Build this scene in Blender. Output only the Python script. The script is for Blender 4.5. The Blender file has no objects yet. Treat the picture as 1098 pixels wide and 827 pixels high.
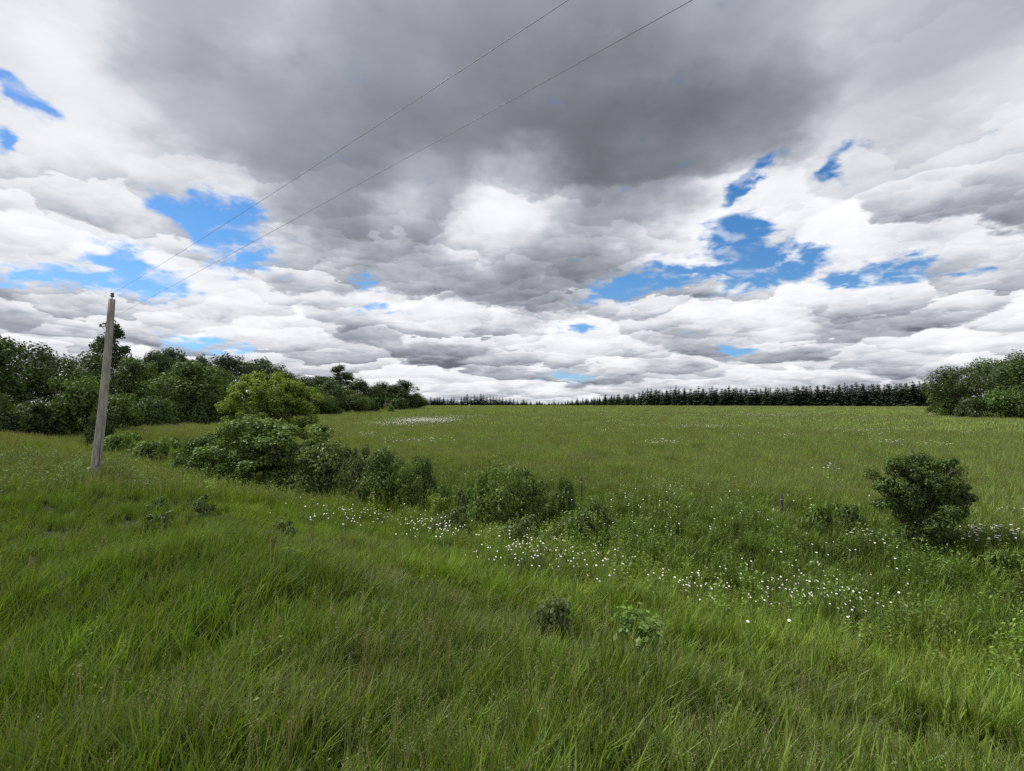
import bpy, math, random
import numpy as np
R = math.radians
sc = bpy.context.scene
COL = sc.collection
rng = np.random.default_rng(11)

# ------------------------------------------------------------------ camera
F, CX, CY, HY = 568.0, 549.0, 413.5, 433.0          # focal length, centre and horizon of the photograph (its pixels)
TP = (HY - CY) / F
PITCH = math.atan(TP)
EYE = np.array([0.0, 0.0, 2.2])
cam_data = bpy.data.cameras.new('camera')
cam = bpy.data.objects.new('camera', cam_data)
COL.objects.link(cam)
cam_data.sensor_fit = 'HORIZONTAL'
cam_data.angle = 2 * math.atan(549.0 / F)
cam_data.clip_start = 0.05
cam_data.clip_end = 9000
cam.location = EYE
cam.rotation_euler = (R(90) + PITCH, 0, 0)
sc.camera = cam

def ray(px, py):
    u, v = (px - CX) / F, (CY - py) / F
    d = np.array([u, math.cos(PITCH) - math.sin(PITCH) * v, math.sin(PITCH) + math.cos(PITCH) * v])
    return d / np.linalg.norm(d)

# ------------------------------------------------------------------ view
sc.view_settings.view_transform = 'Standard'
sc.view_settings.look = 'None'
sc.view_settings.exposure = 0.12
sc.view_settings.gamma = 1.0
sc.view_settings.use_curve_mapping = False
sc.render.engine = 'CYCLES'
sc.cycles.max_bounces = 6
sc.cycles.diffuse_bounces = 3
sc.cycles.glossy_bounces = 2
sc.cycles.transmission_bounces = 3
sc.cycles.transparent_max_bounces = 8
sc.cycles.use_denoising = False
sc.cycles.use_adaptive_sampling = True
sc.cycles.adaptive_threshold = 0.012

# ------------------------------------------------------------------ sun
SUN_EL, SUN_AZ = 52.0, -62.0                          # azimuth from +Y towards +X: the sun stands high to the left
sun_data = bpy.data.lights.new('sun', 'SUN')
sun_data.energy = 4.2
sun_data.angle = R(8)
sun_data.color = (1.0, 0.95, 0.86)
sun = bpy.data.objects.new('sun', sun_data)
COL.objects.link(sun)
sd = np.array([math.sin(R(SUN_AZ)) * math.cos(R(SUN_EL)), math.cos(R(SUN_AZ)) * math.cos(R(SUN_EL)), math.sin(R(SUN_EL))])
import mathutils
sun.rotation_euler = mathutils.Vector(sd).to_track_quat('Z', 'Y').to_euler()
sun.location = (0, 0, 60)

# ------------------------------------------------------------------ world: blue sky with broken cloud
world = bpy.data.worlds.new('World')
sc.world = world
world.use_nodes = True
world.cycles.sampling_method = 'MANUAL'
world.cycles.sample_map_resolution = 512
wt = world.node_tree
wt.nodes.clear()

class NT:
    def __init__(s, tree): s.t = tree
    def n(s, typ, **kw):
        x = s.t.nodes.new(typ)
        for k, v in kw.items(): setattr(x, k, v)
        return x
    def put(s, sock, v):
        if isinstance(v, bpy.types.NodeSocket): s.t.links.new(v, sock)
        elif v is not None: sock.default_value = v
    def m(s, op, a, b=None, c=None, clamp=False):
        x = s.n('ShaderNodeMath', operation=op, use_clamp=clamp)
        for i, v in enumerate((a, b, c)):
            if v is not None: s.put(x.inputs[i], v)
        return x.outputs[0]
    def vm(s, op, a, b=None):
        x = s.n('ShaderNodeVectorMath', operation=op)
        s.put(x.inputs[0], a)
        if b is not None: s.put(x.inputs[1], b)
        return x.outputs[0]
    def xyz(s, x, y, z):
        n = s.n('ShaderNodeCombineXYZ')
        for i, v in enumerate((x, y, z)): s.put(n.inputs[i], v)
        return n.outputs[0]
    def sep(s, v):
        n = s.n('ShaderNodeSeparateXYZ'); s.put(n.inputs[0], v); return n.outputs
    def mr(s, v, a, b, c=0.0, d=1.0, smooth=True):
        n = s.n('ShaderNodeMapRange', interpolation_type='SMOOTHSTEP' if smooth else 'LINEAR')
        s.put(n.inputs[0], v)
        for i, q in enumerate((a, b, c, d)): s.put(n.inputs[i + 1], q)
        return n.outputs[0]
    def mix(s, f, a, b, typ='MIX'):
        n = s.n('ShaderNodeMix', data_type='RGBA', blend_type=typ)
        s.put(n.inputs[0], f); s.put(n.inputs[6], a); s.put(n.inputs[7], b)
        return n.outputs[2]
    def noise(s, vec, scale, detail=4, rough=0.5, dist=0.0, col=False, dims='3D'):
        n = s.n('ShaderNodeTexNoise', noise_dimensions=dims)
        if vec is not None: s.put(n.inputs['Vector'], vec)
        n.inputs['Scale'].default_value = scale; n.inputs['Detail'].default_value = detail
        n.inputs['Roughness'].default_value = rough; n.inputs['Distortion'].default_value = dist
        return n.outputs['Color' if col else 'Fac']
    def vor(s, vec, scale, detail=3, rough=0.5, smooth=0.6):
        n = s.n('ShaderNodeTexVoronoi', feature='SMOOTH_F1', normalize=True, voronoi_dimensions='2D')
        s.put(n.inputs['Vector'], vec)
        n.inputs['Scale'].default_value = scale; n.inputs['Detail'].default_value = detail
        n.inputs['Roughness'].default_value = rough; n.inputs['Smoothness'].default_value = smooth
        return n.outputs['Distance']

# brightness of the cloud deck by direction, 0-255: rows of (azimuth place, value), read as columns 0..1100 of the view
SKY_ROWS = [
 (0,   [(0,205),(70,232),(110,185),(200,185),(300,200),(400,165),(500,150),(600,150),(700,165),(800,178),(900,205),(1000,195),(1100,168)]),
 (50,  [(0,212),(90,236),(150,180),(200,172),(300,180),(400,155),(500,145),(600,140),(700,150),(800,160),(900,184),(1000,170),(1100,182)]),
 (100, [(0,222),(100,228),(150,205),(200,165),(300,158),(400,145),(500,134),(600,126),(700,124),(800,135),(900,148),(1000,178),(1100,208)]),
 (150, [(0,228),(90,242),(200,180),(250,165),(300,150),(400,138),(500,128),(600,118),(700,118),(800,124),(850,145),(900,205),(1000,226),(1100,220)]),
 (200, [(0,218),(50,246),(100,228),(200,215),(250,208),(300,165),(350,150),(400,140),(450,200),(500,135),(560,218),(610,132),(650,132),(690,165),(730,150),(770,195),(800,238),(850,240),(900,236),(1000,215),(1100,215)]),
 (240, [(0,215),(100,218),(150,238),(200,228),(260,228),(300,180),(350,145),(400,160),(430,200),(470,155),(500,190),(550,218),(600,170),(650,145),(700,160),(740,248),(800,238),(850,216),(900,222),(950,190),(1000,180),(1100,206)]),
 (270, [(0,182),(50,188),(100,200),(150,226),(200,205),(260,238),(300,236),(350,195),(400,155),(450,148),(480,165),(510,200),(550,165),(600,150),(650,155),(700,215),(740,248),(800,226),(850,226),(900,210),(1000,182),(1100,190)]),
 (300, [(0,200),(50,215),(100,200),(200,246),(250,238),(300,225),(350,215),(400,185),(450,160),(500,145),(550,155),(600,145),(650,200),(700,218),(750,232),(800,248),(850,248),(900,228),(950,220),(1000,215),(1100,220)]),
 (330, [(0,160),(50,205),(100,225),(150,222),(200,236),(300,225),(350,212),(400,208),(430,242),(470,240),(520,188),(560,160),(600,185),(640,240),(700,238),(750,226),(800,244),(850,244),(900,210),(950,222),(1000,215),(1100,210)]),
 (360, [(0,205),(100,195),(200,208),(300,185),(350,180),(400,188),(450,222),(500,220),(550,236),(600,230),(650,218),(700,190),(750,182),(800,205),(850,218),(900,175),(950,162),(1000,195),(1100,212)]),
 (390, [(0,214),(100,205),(160,228),(200,210),(300,230),(350,200),(400,190),(450,182),(500,182),(550,180),(600,220),(650,200),(700,190),(750,192),(800,208),(900,200),(1000,195),(1100,206)]),
 (415, [(0,212),(200,215),(300,220),(450,226),(500,208),(550,208),(600,216),(700,204),(800,216),(900,194),(1000,205),(1100,205)]),
 (440, [(0,206),(500,208),(1100,206)]),
]
def sky_value(px, py):
    ys = [r[0] for r in SKY_ROWS]
    vs = [np.interp(px, [a for a, _ in r[1]], [b for _, b in r[1]]) for r in SKY_ROWS]
    return float(np.interp(py, ys, vs)) / 255
def to_px(az, el):
    d = np.array([math.sin(az) * math.cos(el), math.cos(az) * math.cos(el), math.sin(el)])
    yc = d[1] * math.cos(PITCH) + d[2] * math.sin(PITCH); zc = -d[1] * math.sin(PITCH) + d[2] * math.cos(PITCH)
    return CX + F * d[0] / yc, CY - F * zc / yc
def to_azel(px, py):
    d = ray(px, py)
    return math.degrees(math.atan2(d[0], d[1])), math.degrees(math.asin(d[2]))

W = NT(wt)
tc = W.n('ShaderNodeTexCoord')
D = W.vm('NORMALIZE', tc.outputs['Generated'])
dx, dy, dz = W.sep(D)
zc = W.m('MAXIMUM', dz, 0.0)
h = W.m('ADD', zc, 0.20)
P = W.xyz(W.m('DIVIDE', dx, h), W.m('DIVIDE', dy, h), 0.0)                 # the cloud deck seen from below
# the same point a little higher up, towards the light: what it loses in thickness shows as a lit edge
h2 = W.m('ADD', h, W.m('MULTIPLY', W.m('MULTIPLY', h, h), 0.17))
P2 = W.xyz(W.m('DIVIDE', dx, h2), W.m('DIVIDE', dy, h2), 0.0)
h3 = W.m('ADD', h, W.m('MULTIPLY', W.m('MULTIPLY', h, h), 0.05))
P3 = W.xyz(W.m('DIVIDE', dx, h3), W.m('DIVIDE', dy, h3), 0.0)
az = W.m('MULTIPLY', W.m('ARCTAN2', dx, dy), 57.29578)
el = W.m('MULTIPLY', W.m('ARCSINE', dz), 57.29578)
warp = W.noise(P, 3.0, 3, 0.5, 0.0, True, '2D')
wx, wy, wz = W.sep(W.vm('SUBTRACT', warp, (0.5, 0.5, 0.5)))
warp_b = W.noise(P, 9.0, 4, 0.55, 0.0, True, '2D')
vx, vy, vz = W.sep(W.vm('SUBTRACT', warp_b, (0.5, 0.5, 0.5)))
wamp = W.mr(el, 0.0, 26.0, 0.25, 1.0, False)
azw = W.m('ADD', az, W.m('ADD', W.m('MULTIPLY', wx, 8.0), W.m('MULTIPLY', vx, 5.0)))
elw = W.m('ADD', el, W.m('MULTIPLY', W.m('ADD', W.m('MULTIPLY', wy, 4.5), W.m('MULTIPLY', vy, 3.5)), wamp))
t = W.m('DIVIDE', W.m('ADD', azw, 60.0), 120.0, None, True)
ELS = [0.3, 2.5, 4.8, 7.3, 9.8, 12.2, 14.6, 17.2, 20.3, 24.0, 28.0, 33.0, 39.0]
val = None
for i, e in enumerate(ELS):
    rp = W.n('ShaderNodeValToRGB')
    W.put(rp.inputs[0], t)
    cr = rp.color_ramp
    cr.interpolation = 'CARDINAL'
    N = 31
    for k in range(N):
        q = k / (N - 1)
        a = -60 + 120 * q
        a_ = max(-46, min(46, a))
        px, py = to_px(R(a_), R(e))
        v = sky_value(min(1100, max(0, px)), max(0, min(440, py)))
        if k == 0: el0 = cr.elements[0]; el0.position = 0
        elif k == N - 1: el0 = cr.elements[-1]; el0.position = 1
        else: el0 = cr.elements.new(q)
        el0.color = (v, v, v, 1)
    if val is None: val = rp.outputs[0]
    else: val = W.mix(W.mr(elw, ELS[i - 1], e), val, rp.outputs[0])
val = W.sep(val)[0]
# behind the camera and at the zenith: bright broken overcast
back = W.m('MAXIMUM', W.mr(W.m('ABSOLUTE', az), 58.0, 90.0), W.mr(el, 42.0, 62.0))
val = W.m('ADD', W.m('MULTIPLY', val, W.m('SUBTRACT', 1.0, back)), W.m('MULTIPLY', back, 0.84))

# billows: each heap of cloud is bright towards its top and grey at its base
def billow(p):
    b = W.noise(p, 4.0, 6, 0.52, 0.0, False, '2D')
    return b
def warped(p, sc_, amp, seed):
    o = W.vm('ADD', p, (seed, seed * 1.7, 0.0))
    return W.vm('ADD', p, W.vm('MULTIPLY', W.vm('SUBTRACT', W.noise(o, sc_, 5, 0.55, 0, True, '2D'), (0.5, 0.5, 0.5)), (amp, amp, 0.0)))
rad = W.vm('NORMALIZE', P)
def heaps(sc_, q, smooth, randomness=1.0):
    n = W.n('ShaderNodeTexVoronoi', feature='SMOOTH_F1', voronoi_dimensions='2D')
    n.inputs['Smoothness'].default_value = smooth
    W.put(n.inputs['Vector'], q)
    n.inputs['Scale'].default_value = sc_
    n.inputs['Randomness'].default_value = randomness
    dv = W.vm('SUBTRACT', n.outputs['Position'], q)
    x = W.n('ShaderNodeVectorMath', operation='DOT_PRODUCT')
    W.put(x.inputs[0], dv); W.put(x.inputs[1], rad)
    up = W.m('MULTIPLY', x.outputs['Value'], sc_)                         # about -0.6 at the base, 0.6 at the top
    rnd = W.sep(n.outputs['Color'])[0]
    return up, rnd, n.outputs['Distance']
q1 = warped(P, 2.6, 0.50, 0.0)
u1, r1, d1 = heaps(1.12, q1, 0.10)
u2, r2, d2 = heaps(2.9, warped(P, 4.5, 0.34, 3.1), 0.10)
u3, r3, d3 = heaps(8.0, warped(P, 11.0, 0.15, 5.3), 0.12)
soft = W.mr(el, 15.0, 26.0, 1.0, 0.10)                                    # overhead the base is smooth
B1, B2 = billow(q1), billow(P2)
edge = W.m('ADD', W.m('MULTIPLY', u1, W.m('ADD', 0.14, W.m('MULTIPLY', r1, 0.30))), W.m('MULTIPLY', u2, W.m('ADD', 0.04, W.m('MULTIPLY', r2, 0.24))))
edge = W.m('ADD', edge, W.m('MULTIPLY', u3, W.m('MULTIPLY', r3, 0.11)))
edge = W.m('ADD', edge, W.m('MULTIPLY', W.m('SUBTRACT', B1, 0.5), 0.35))
edge = W.m('ADD', edge, W.m('MULTIPLY', W.m('ADD', W.mr(u1, 0.18, 0.55), W.mr(u2, 0.2, 0.55)), 0.055))   # sunlit rims
rough_ = W.m('SUBTRACT', W.noise(P, 1.6, 4, 0.5, 0.0, False, '2D'), 0.5)
val = W.m('ADD', W.m('MULTIPLY', W.m('SUBTRACT', val, 0.76), 1.06), 0.77)
contrast = W.mr(val, 0.45, 0.85, 0.5, 1.0)
val = W.m('ADD', val, W.m('MULTIPLY', W.m('MULTIPLY', edge, soft), contrast))
val = W.m('ADD', val, W.m('MULTIPLY', rough_, W.mr(el, 8.0, 30.0, 0.18, 0.16)))
val = W.m('MAXIMUM', val, 0.44)
tex = W.m('SUBTRACT', W.noise(P, 6.0, 6, 0.55, 0.2, False, '2D'), 0.5)
over = W.m('MAXIMUM', W.m('SUBTRACT', val, 0.80), 0.0)                   # bright cloud rolls off softly and keeps its texture
val = W.m('ADD', W.m('MINIMUM', val, 0.80), W.m('MULTIPLY', W.m('SUBTRACT', 1.0, W.m('EXPONENT', W.m('MULTIPLY', over, -6.5))), 0.185))
val = W.m('ADD', val, W.m('MULTIPLY', tex, W.mr(el, 6.0, 25.0, 0.12, 0.07)))
val = W.m('MINIMUM', val, 0.985)
lin = W.m('POWER', val, 2.2)
tint = W.mix(W.mr(val, 0.55, 0.93), (0.915, 0.985, 1.13, 1), (0.965, 0.98, 1.02, 1))
cloud = W.mix(1.0, W.xyz(lin, lin, lin), tint, 'MULTIPLY')

# openings of blue sky between the clouds: centre and size in the view, strength
GAPS = [(14,98,36,14,1.1,-20),(2,150,12,12,1.0),(190,226,28,14,1.1,-25),(222,240,24,30,1.05),(252,240,24,22,1.1),(262,274,30,13,1.05),(110,301,62,13,1.05),(140,286,30,17,1.05),(165,306,30,16,1.05),(30,298,26,8,.9),
        (803,200,34,8,1.0,38),(672,308,36,14,1.15,8),(705,298,34,14,1.15),(755,292,30,12,1.0,10),(795,262,30,34,1.1,30),(806,284,46,22,1.2),(845,290,34,10,1.05),(868,270,26,10,.95),(920,298,36,9,1.1),(968,290,34,12,1.05),(1040,292,24,6,.75),(905,170,28,8,.85,32),
        (392,305,13,10,.75),(405,332,14,7,.8),(610,405,22,5,.95),(785,376,22,6,.98),(205,368,24,9,.7),(250,374,24,7,.65),(620,352,18,6,.85)]
gap = None
azg = W.m('ADD', az, W.m('ADD', W.m('MULTIPLY', wx, 5.0), W.m('MULTIPLY', vx, 3.5)))
elg = W.m('ADD', el, W.m('MULTIPLY', W.m('ADD', W.m('MULTIPLY', wy, 4.0), W.m('MULTIPLY', vy, 3.0)), wamp))
for (gx, gy, rx, ry, s, *rot_) in GAPS:
    a0, e0 = to_azel(gx, gy)
    a1, _ = to_azel(gx + rx, gy); _, e1 = to_azel(gx, gy - ry)
    ga, ge = W.m('SUBTRACT', azg, a0), W.m('SUBTRACT', elg, e0)
    if rot_:
        ca_, sa_ = math.cos(R(rot_[0])), math.sin(R(rot_[0]))
        ga, ge = W.m('ADD', W.m('MULTIPLY', ga, ca_), W.m('MULTIPLY', ge, sa_)), W.m('SUBTRACT', W.m('MULTIPLY', ge, ca_), W.m('MULTIPLY', ga, sa_))
    ga = W.m('MULTIPLY', ga, 1 / abs(a1 - a0)); ge = W.m('MULTIPLY', ge, 1 / abs(e1 - e0))
    q = W.m('MULTIPLY', W.m('EXPONENT', W.m('MULTIPLY', W.m('ADD', W.m('MULTIPLY', ga, ga), W.m('MULTIPLY', ge, ge)), -0.7)), s)
    gap = q if gap is None else W.m('MAXIMUM', gap, q)
fine = W.m('SUBTRACT', W.noise(P, 10.0, 6, 0.6, 0.3, False, '2D'), 0.5)
bl = W.m('SUBTRACT', B1, 0.5)
gapv = W.m('SUBTRACT', W.m('ADD', gap, W.m('MULTIPLY', fine, -1.25)), W.m('MULTIPLY', bl, 0.55))
gap_mask = W.m('MULTIPLY', W.mr(gapv, 0.20, 0.80), W.mr(W.noise(P, 7.0, 6, 0.55, 0.3, False, '2D'), 0.70, 0.50, 0.6, 1.0))
sky = W.n('ShaderNodeTexSky', sky_type='NISHITA')
sky.sun_disc = False
sky.sun_elevation = R(SUN_EL)
sky.sun_rotation = R(SUN_AZ)
sky.air_density = 1.0; sky.dust_density = 0.4; sky.ozone_density = 2.0
hs = W.n('ShaderNodeHueSaturation')
hs.inputs['Saturation'].default_value = 1.22
hs.inputs['Value'].default_value = 0.106
W.put(hs.inputs['Color'], W.mix(1.0, sky.outputs[0], W.mix(W.mr(el, 1.0, 12.0), (0.62, 0.84, 1.25, 1), (0.86, 0.97, 1.10, 1)), 'MULTIPLY'))
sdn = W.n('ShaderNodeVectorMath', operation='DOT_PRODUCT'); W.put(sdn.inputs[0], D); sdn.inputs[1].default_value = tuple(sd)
glow = W.m('MULTIPLY', W.m('POWER', W.m('MAXIMUM', sdn.outputs['Value'], 0.0), 70.0), 9.0)      # added glow round the sun, out of view, to light the scene softly
final = W.mix(gap_mask, cloud, hs.outputs[0])
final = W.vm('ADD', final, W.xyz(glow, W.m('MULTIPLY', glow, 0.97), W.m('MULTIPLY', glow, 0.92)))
bg = W.n('ShaderNodeBackground')
W.put(bg.inputs[0], final)
bg.inputs[1].default_value = 1.0
wo = W.n('ShaderNodeOutputWorld')
wt.links.new(bg.outputs[0], wo.inputs[0])
# === SETTING

# ------------------------------------------------------------------ ground form
def sstep(x, a, b):
    t = np.clip((np.asarray(x, float) - a) / (b - a), 0, 1)
    return t * t * (3 - 2 * t)
def across(x, y):                                   # distance across the road, verge, ditch and field
    return 0.65 * x + 0.76 * y
def G(x, y):
    x = np.asarray(x, float); y = np.asarray(y, float)
    d = across(x, y)
    r = np.hypot(x, y)
    z = -0.95 * sstep(d, 2.6, 8.6) + 0.42 * sstep(d, 9.2, 12.5)
    z = z + 0.55 * sstep(d, 25, 230) - 1.3 * sstep(d, 330, 900)
    near = 1 - sstep(r, 30, 90)
    z = z + near * (0.045 * np.sin(1.3 * x + 0.7 * y + 1) + 0.05 * np.sin(0.8 * y - 0.5 * x) + 0.03 * np.sin(2.3 * x - 1.9 * y))
    z = z + 0.10 * np.sin(0.06 * x + 0.04 * y + 2) * sstep(r, 15, 60)
    return z
def gp(px, py, h=0.0):                              # where the line of sight through a pixel meets the ground (raised by h)
    d = ray(px, py)
    ts = np.concatenate([np.arange(1, 60, 0.02), np.arange(60, 400, 0.25), np.arange(400, 2500, 3)])
    pts = EYE + ts[:, None] * d
    below = pts[:, 2] < G(pts[:, 0], pts[:, 1]) + h
    k = int(np.argmax(below)) if below.any() else len(ts) - 1
    p = pts[k]
    return np.array([p[0], p[1], float(G(p[0], p[1]))])
def at(px, py, depth):                              # the point on that line of sight at a depth
    d = ray(px, py)
    return EYE + d * (depth / d[1])
def on_ground(px, depth):
    p = at(px, HY, depth)
    return np.array([p[0], p[1], float(G(p[0], p[1]))])

# ------------------------------------------------------------------ helpers
def tag(o, label=None, cat=None, group=None, kind=None):
    if label: o['label'] = label
    if cat: o['category'] = cat
    if group: o['group'] = group
    if kind: o['kind'] = kind
    return o
def mesh(name, V, Fs, mat=None, attrs=None, smooth=False):
    """V (n,3); Fs list of (k,m) index arrays, k faces of m corners; attrs {name: per-face floats}"""
    me = bpy.data.meshes.new(name)
    V = np.asarray(V, np.float32)
    me.vertices.add(len(V)); me.vertices.foreach_set('co', V.ravel())
    loops = np.concatenate([np.asarray(f, np.int32).ravel() for f in Fs])
    tot = np.concatenate([np.full(len(f), np.asarray(f).shape[1], np.int32) for f in Fs])
    me.loops.add(len(loops)); me.loops.foreach_set('vertex_index', loops)
    me.polygons.add(len(tot))
    st = np.zeros(len(tot), np.int32); st[1:] = np.cumsum(tot)[:-1]
    me.polygons.foreach_set('loop_start', st)
    if attrs:
        for k, a in attrs.items():
            at_ = me.attributes.new(k, 'FLOAT', 'FACE'); at_.data.foreach_set('value', np.asarray(a, np.float32))
    me.update(calc_edges=True)
    if smooth: me.polygons.foreach_set('use_smooth', np.ones(len(tot), bool))
    if mat: me.materials.append(mat)
    return me
def obj(name, me, parent=None, loc=(0, 0, 0), link=True):
    o = bpy.data.objects.new(name, me)
    if link: COL.objects.link(o)
    o.location = loc
    if parent: o.parent = parent
    return o
def empty(name, loc=(0, 0, 0), rz=0.0, s=1.0):
    o = bpy.data.objects.new(name, None); COL.objects.link(o)
    o.empty_display_size = 0.3
    o.location = loc; o.rotation_euler = (0, 0, rz); o.scale = (s, s, s)
    return o
def copy_tree(o, parent=None):
    c = o.copy(); COL.objects.link(c)
    if parent: c.parent = parent
    for ch in list(o.children): copy_tree(ch, c)
    return c
def tube(pts, rad, sides=8, cap=True):
    pts = np.asarray(pts, float); n = len(pts)
    rad = np.broadcast_to(np.asarray(rad, float), (n,))
    T = np.gradient(pts, axis=0); T /= np.linalg.norm(T, axis=1)[:, None] + 1e-9
    ref = np.array([0.0, 0.0, 1.0]) if abs(T[:, 2]).mean() < 0.8 else np.array([1.0, 0.0, 0.0])
    A = np.cross(T, ref); A /= np.linalg.norm(A, axis=1)[:, None] + 1e-9
    B = np.cross(T, A)
    th = np.linspace(0, 2 * np.pi, sides, endpoint=False)
    V = pts[:, None] + rad[:, None, None] * (np.cos(th)[None, :, None] * A[:, None] + np.sin(th)[None, :, None] * B[:, None])
    V = V.reshape(-1, 3)
    i = np.arange(n - 1)[:, None] * sides; j = np.arange(sides)[None]; k = (j + 1) % sides
    Q = np.stack([i + j, i + k, i + sides + k, i + sides + j], -1).reshape(-1, 4)
    tris = np.zeros((0, 3), int)
    if cap:
        V = np.concatenate([V, pts[:1], pts[-1:]]); a, b = n * sides, n * sides + 1
        j = np.arange(sides); k = (j + 1) % sides
        tris = np.concatenate([np.stack([k, j, np.full(sides, a)], -1), np.stack([(n - 1) * sides + j, (n - 1) * sides + k, np.full(sides, b)], -1)])
    return V, Q, tris
class Bag:
    def __init__(s): s.V = []; s.F = []; s.n = 0
    def add(s, V, *Fs):
        for f in Fs:
            if len(f): s.F.append(np.asarray(f, int) + s.n)
        s.V.append(np.asarray(V, float)); s.n += len(V)
        return s
    def tube(s, *a, **k): return s.add(*tube(*a, **k))
    def box(s, c, e, rot=0.0):
        cx, cy, cz = c; ex, ey, ez = (q / 2 for q in e)
        V = np.array([(x, y, z) for x in (-ex, ex) for y in (-ey, ey) for z in (-ez, ez)], float)
        cr, sr = math.cos(rot), math.sin(rot)
        V = np.stack([V[:, 0] * cr - V[:, 1] * sr + cx, V[:, 0] * sr + V[:, 1] * cr + cy, V[:, 2] + cz], -1)
        return s.add(V, [(0, 1, 3, 2), (4, 6, 7, 5), (0, 4, 5, 1), (2, 3, 7, 6), (0, 2, 6, 4), (1, 5, 7, 3)])
    def mesh(s, name, mat, smooth=True):
        return mesh(name, np.concatenate(s.V), s.F, mat, None, smooth)
def unit(v): return v / (np.linalg.norm(v, axis=-1, keepdims=True) + 1e-9)

# ------------------------------------------------------------------ materials
def new_mat(name):
    m = bpy.data.materials.new(name); m.use_nodes = True
    m.node_tree.nodes.clear()
    return m, NT(m.node_tree)
def finish(m, N, shader):
    o = N.n('ShaderNodeOutputMaterial'); m.node_tree.links.new(shader, o.inputs[0]); return m
def leaf_mat(name, ca, cb, trans=0.35, gloss=0.022, obj_var=0.18, instancer=False, tint_amt=1.0):
    m, N = new_mat(name)
    a = N.n('ShaderNodeAttribute', attribute_name='shade'); f = a.outputs['Fac']
    c = N.mix(f, (*ca, 1), (*cb, 1))
    oi = N.n('ShaderNodeObjectInfo')
    if instancer:
        ti = N.n('ShaderNodeAttribute', attribute_name='tint', attribute_type='INSTANCER')
        c = N.mix(tint_amt, c, ti.outputs['Color'], 'MULTIPLY')
    hs = N.n('ShaderNodeHueSaturation')
    N.put(hs.inputs['Hue'], N.m('ADD', 0.5, N.m('MULTIPLY', N.m('SUBTRACT', oi.outputs['Random'], 0.5), obj_var * 0.12)))
    N.put(hs.inputs['Value'], N.m('ADD', 1.0, N.m('MULTIPLY', N.m('SUBTRACT', oi.outputs['Random'], 0.5), obj_var * 2)))
    N.put(hs.inputs['Color'], c)
    c = hs.outputs[0]
    d = N.n('ShaderNodeBsdfDiffuse'); N.put(d.inputs[0], c)
    tr = N.n('ShaderNodeBsdfTranslucent'); N.put(tr.inputs[0], N.mix(1.0, c, (1.05, 1.1, 0.55, 1), 'MULTIPLY'))
    mx = N.n('ShaderNodeMixShader'); mx.inputs[0].default_value = trans
    N.put(mx.inputs[1], d.outputs[0]); N.put(mx.inputs[2], tr.outputs[0])
    g = N.n('ShaderNodeBsdfGlossy'); g.inputs['Roughness'].default_value = 0.5; g.inputs[0].default_value = (0.8, 0.85, 0.9, 1)
    mg = N.n('ShaderNodeMixShader'); mg.inputs[0].default_value = gloss
    N.put(mg.inputs[1], mx.outputs[0]); N.put(mg.inputs[2], g.outputs[0])
    return finish(m, N, mg.outputs[0])
def bark_mat(name, ca, cb, scale=6.0):
    m, N = new_mat(name)
    tcn = N.n('ShaderNodeTexCoord')
    mp = N.n('ShaderNodeMapping'); mp.inputs['Scale'].default_value = (scale, scale, scale * 0.16); N.put(mp.inputs[0], tcn.outputs['Object'])
    f = N.noise(mp.outputs[0], 3.0, 6, 0.6)
    c = N.mix(N.mr(f, 0.35, 0.65), (*ca, 1), (*cb, 1))
    p = N.n('ShaderNodeBsdfPrincipled'); N.put(p.inputs['Base Color'], c); p.inputs['Roughness'].default_value = 0.85
    b = N.n('ShaderNodeBump'); b.inputs['Strength'].default_value = 0.5; b.inputs['Distance'].default_value = 0.02
    N.put(b.inputs['Height'], f); N.put(p.inputs['Normal'], b.outputs[0])
    return finish(m, N, p.outputs[0])
def plain_mat(name, c, rough=0.6, metal=0.0):
    m, N = new_mat(name)
    tcn = N.n('ShaderNodeTexCoord')
    f = N.noise(tcn.outputs['Object'], 25.0, 4, 0.6)
    cc = N.mix(f, (*[q * 0.8 for q in c], 1), (*[min(1, q * 1.15) for q in c], 1))
    p = N.n('ShaderNodeBsdfPrincipled'); N.put(p.inputs['Base Color'], cc)
    p.inputs['Roughness'].default_value = rough; p.inputs['Metallic'].default_value = metal
    return finish(m, N, p.outputs[0])

M_BARK = bark_mat('bark', (0.045, 0.038, 0.03), (0.11, 0.095, 0.075))
M_PINEBARK = bark_mat('pine_bark', (0.07, 0.055, 0.045), (0.17, 0.14, 0.115))
M_TWIG = bark_mat('twig', (0.06, 0.05, 0.035), (0.13, 0.11, 0.08), 20)
M_DEAD = bark_mat('dead_wood', (0.30, 0.27, 0.23), (0.48, 0.44, 0.38), 8)
M_LEAF_DARK = leaf_mat('leaves_dark', (0.033, 0.060, 0.015), (0.088, 0.132, 0.034), 0.25)
M_LEAF_MID = leaf_mat('leaves_mid', (0.048, 0.088, 0.016), (0.122, 0.185, 0.038), 0.3)
M_LEAF_BLUE = leaf_mat('leaves_bluish', (0.036, 0.062, 0.026), (0.085, 0.120, 0.052), 0.25)
M_LEAF_YELLOW = leaf_mat('leaves_yellow_green', (0.115, 0.172, 0.020), (0.245, 0.295, 0.050), 0.35)
M_LEAF_VINE = leaf_mat('leaves_vine', (0.060, 0.115, 0.018), (0.175, 0.250, 0.050), 0.25, 0.03)
M_LEAF_LIGHT = leaf_mat('leaves_light', (0.075, 0.135, 0.025), (0.19, 0.27, 0.058), 0.3)
M_LEAF_OLIVE = leaf_mat('leaves_olive', (0.065, 0.095, 0.030), (0.14, 0.18, 0.060), 0.3)
M_LEAF_SHADE = leaf_mat('leaves_deep_green', (0.046, 0.086, 0.018), (0.125, 0.190, 0.044), 0.25)
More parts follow.
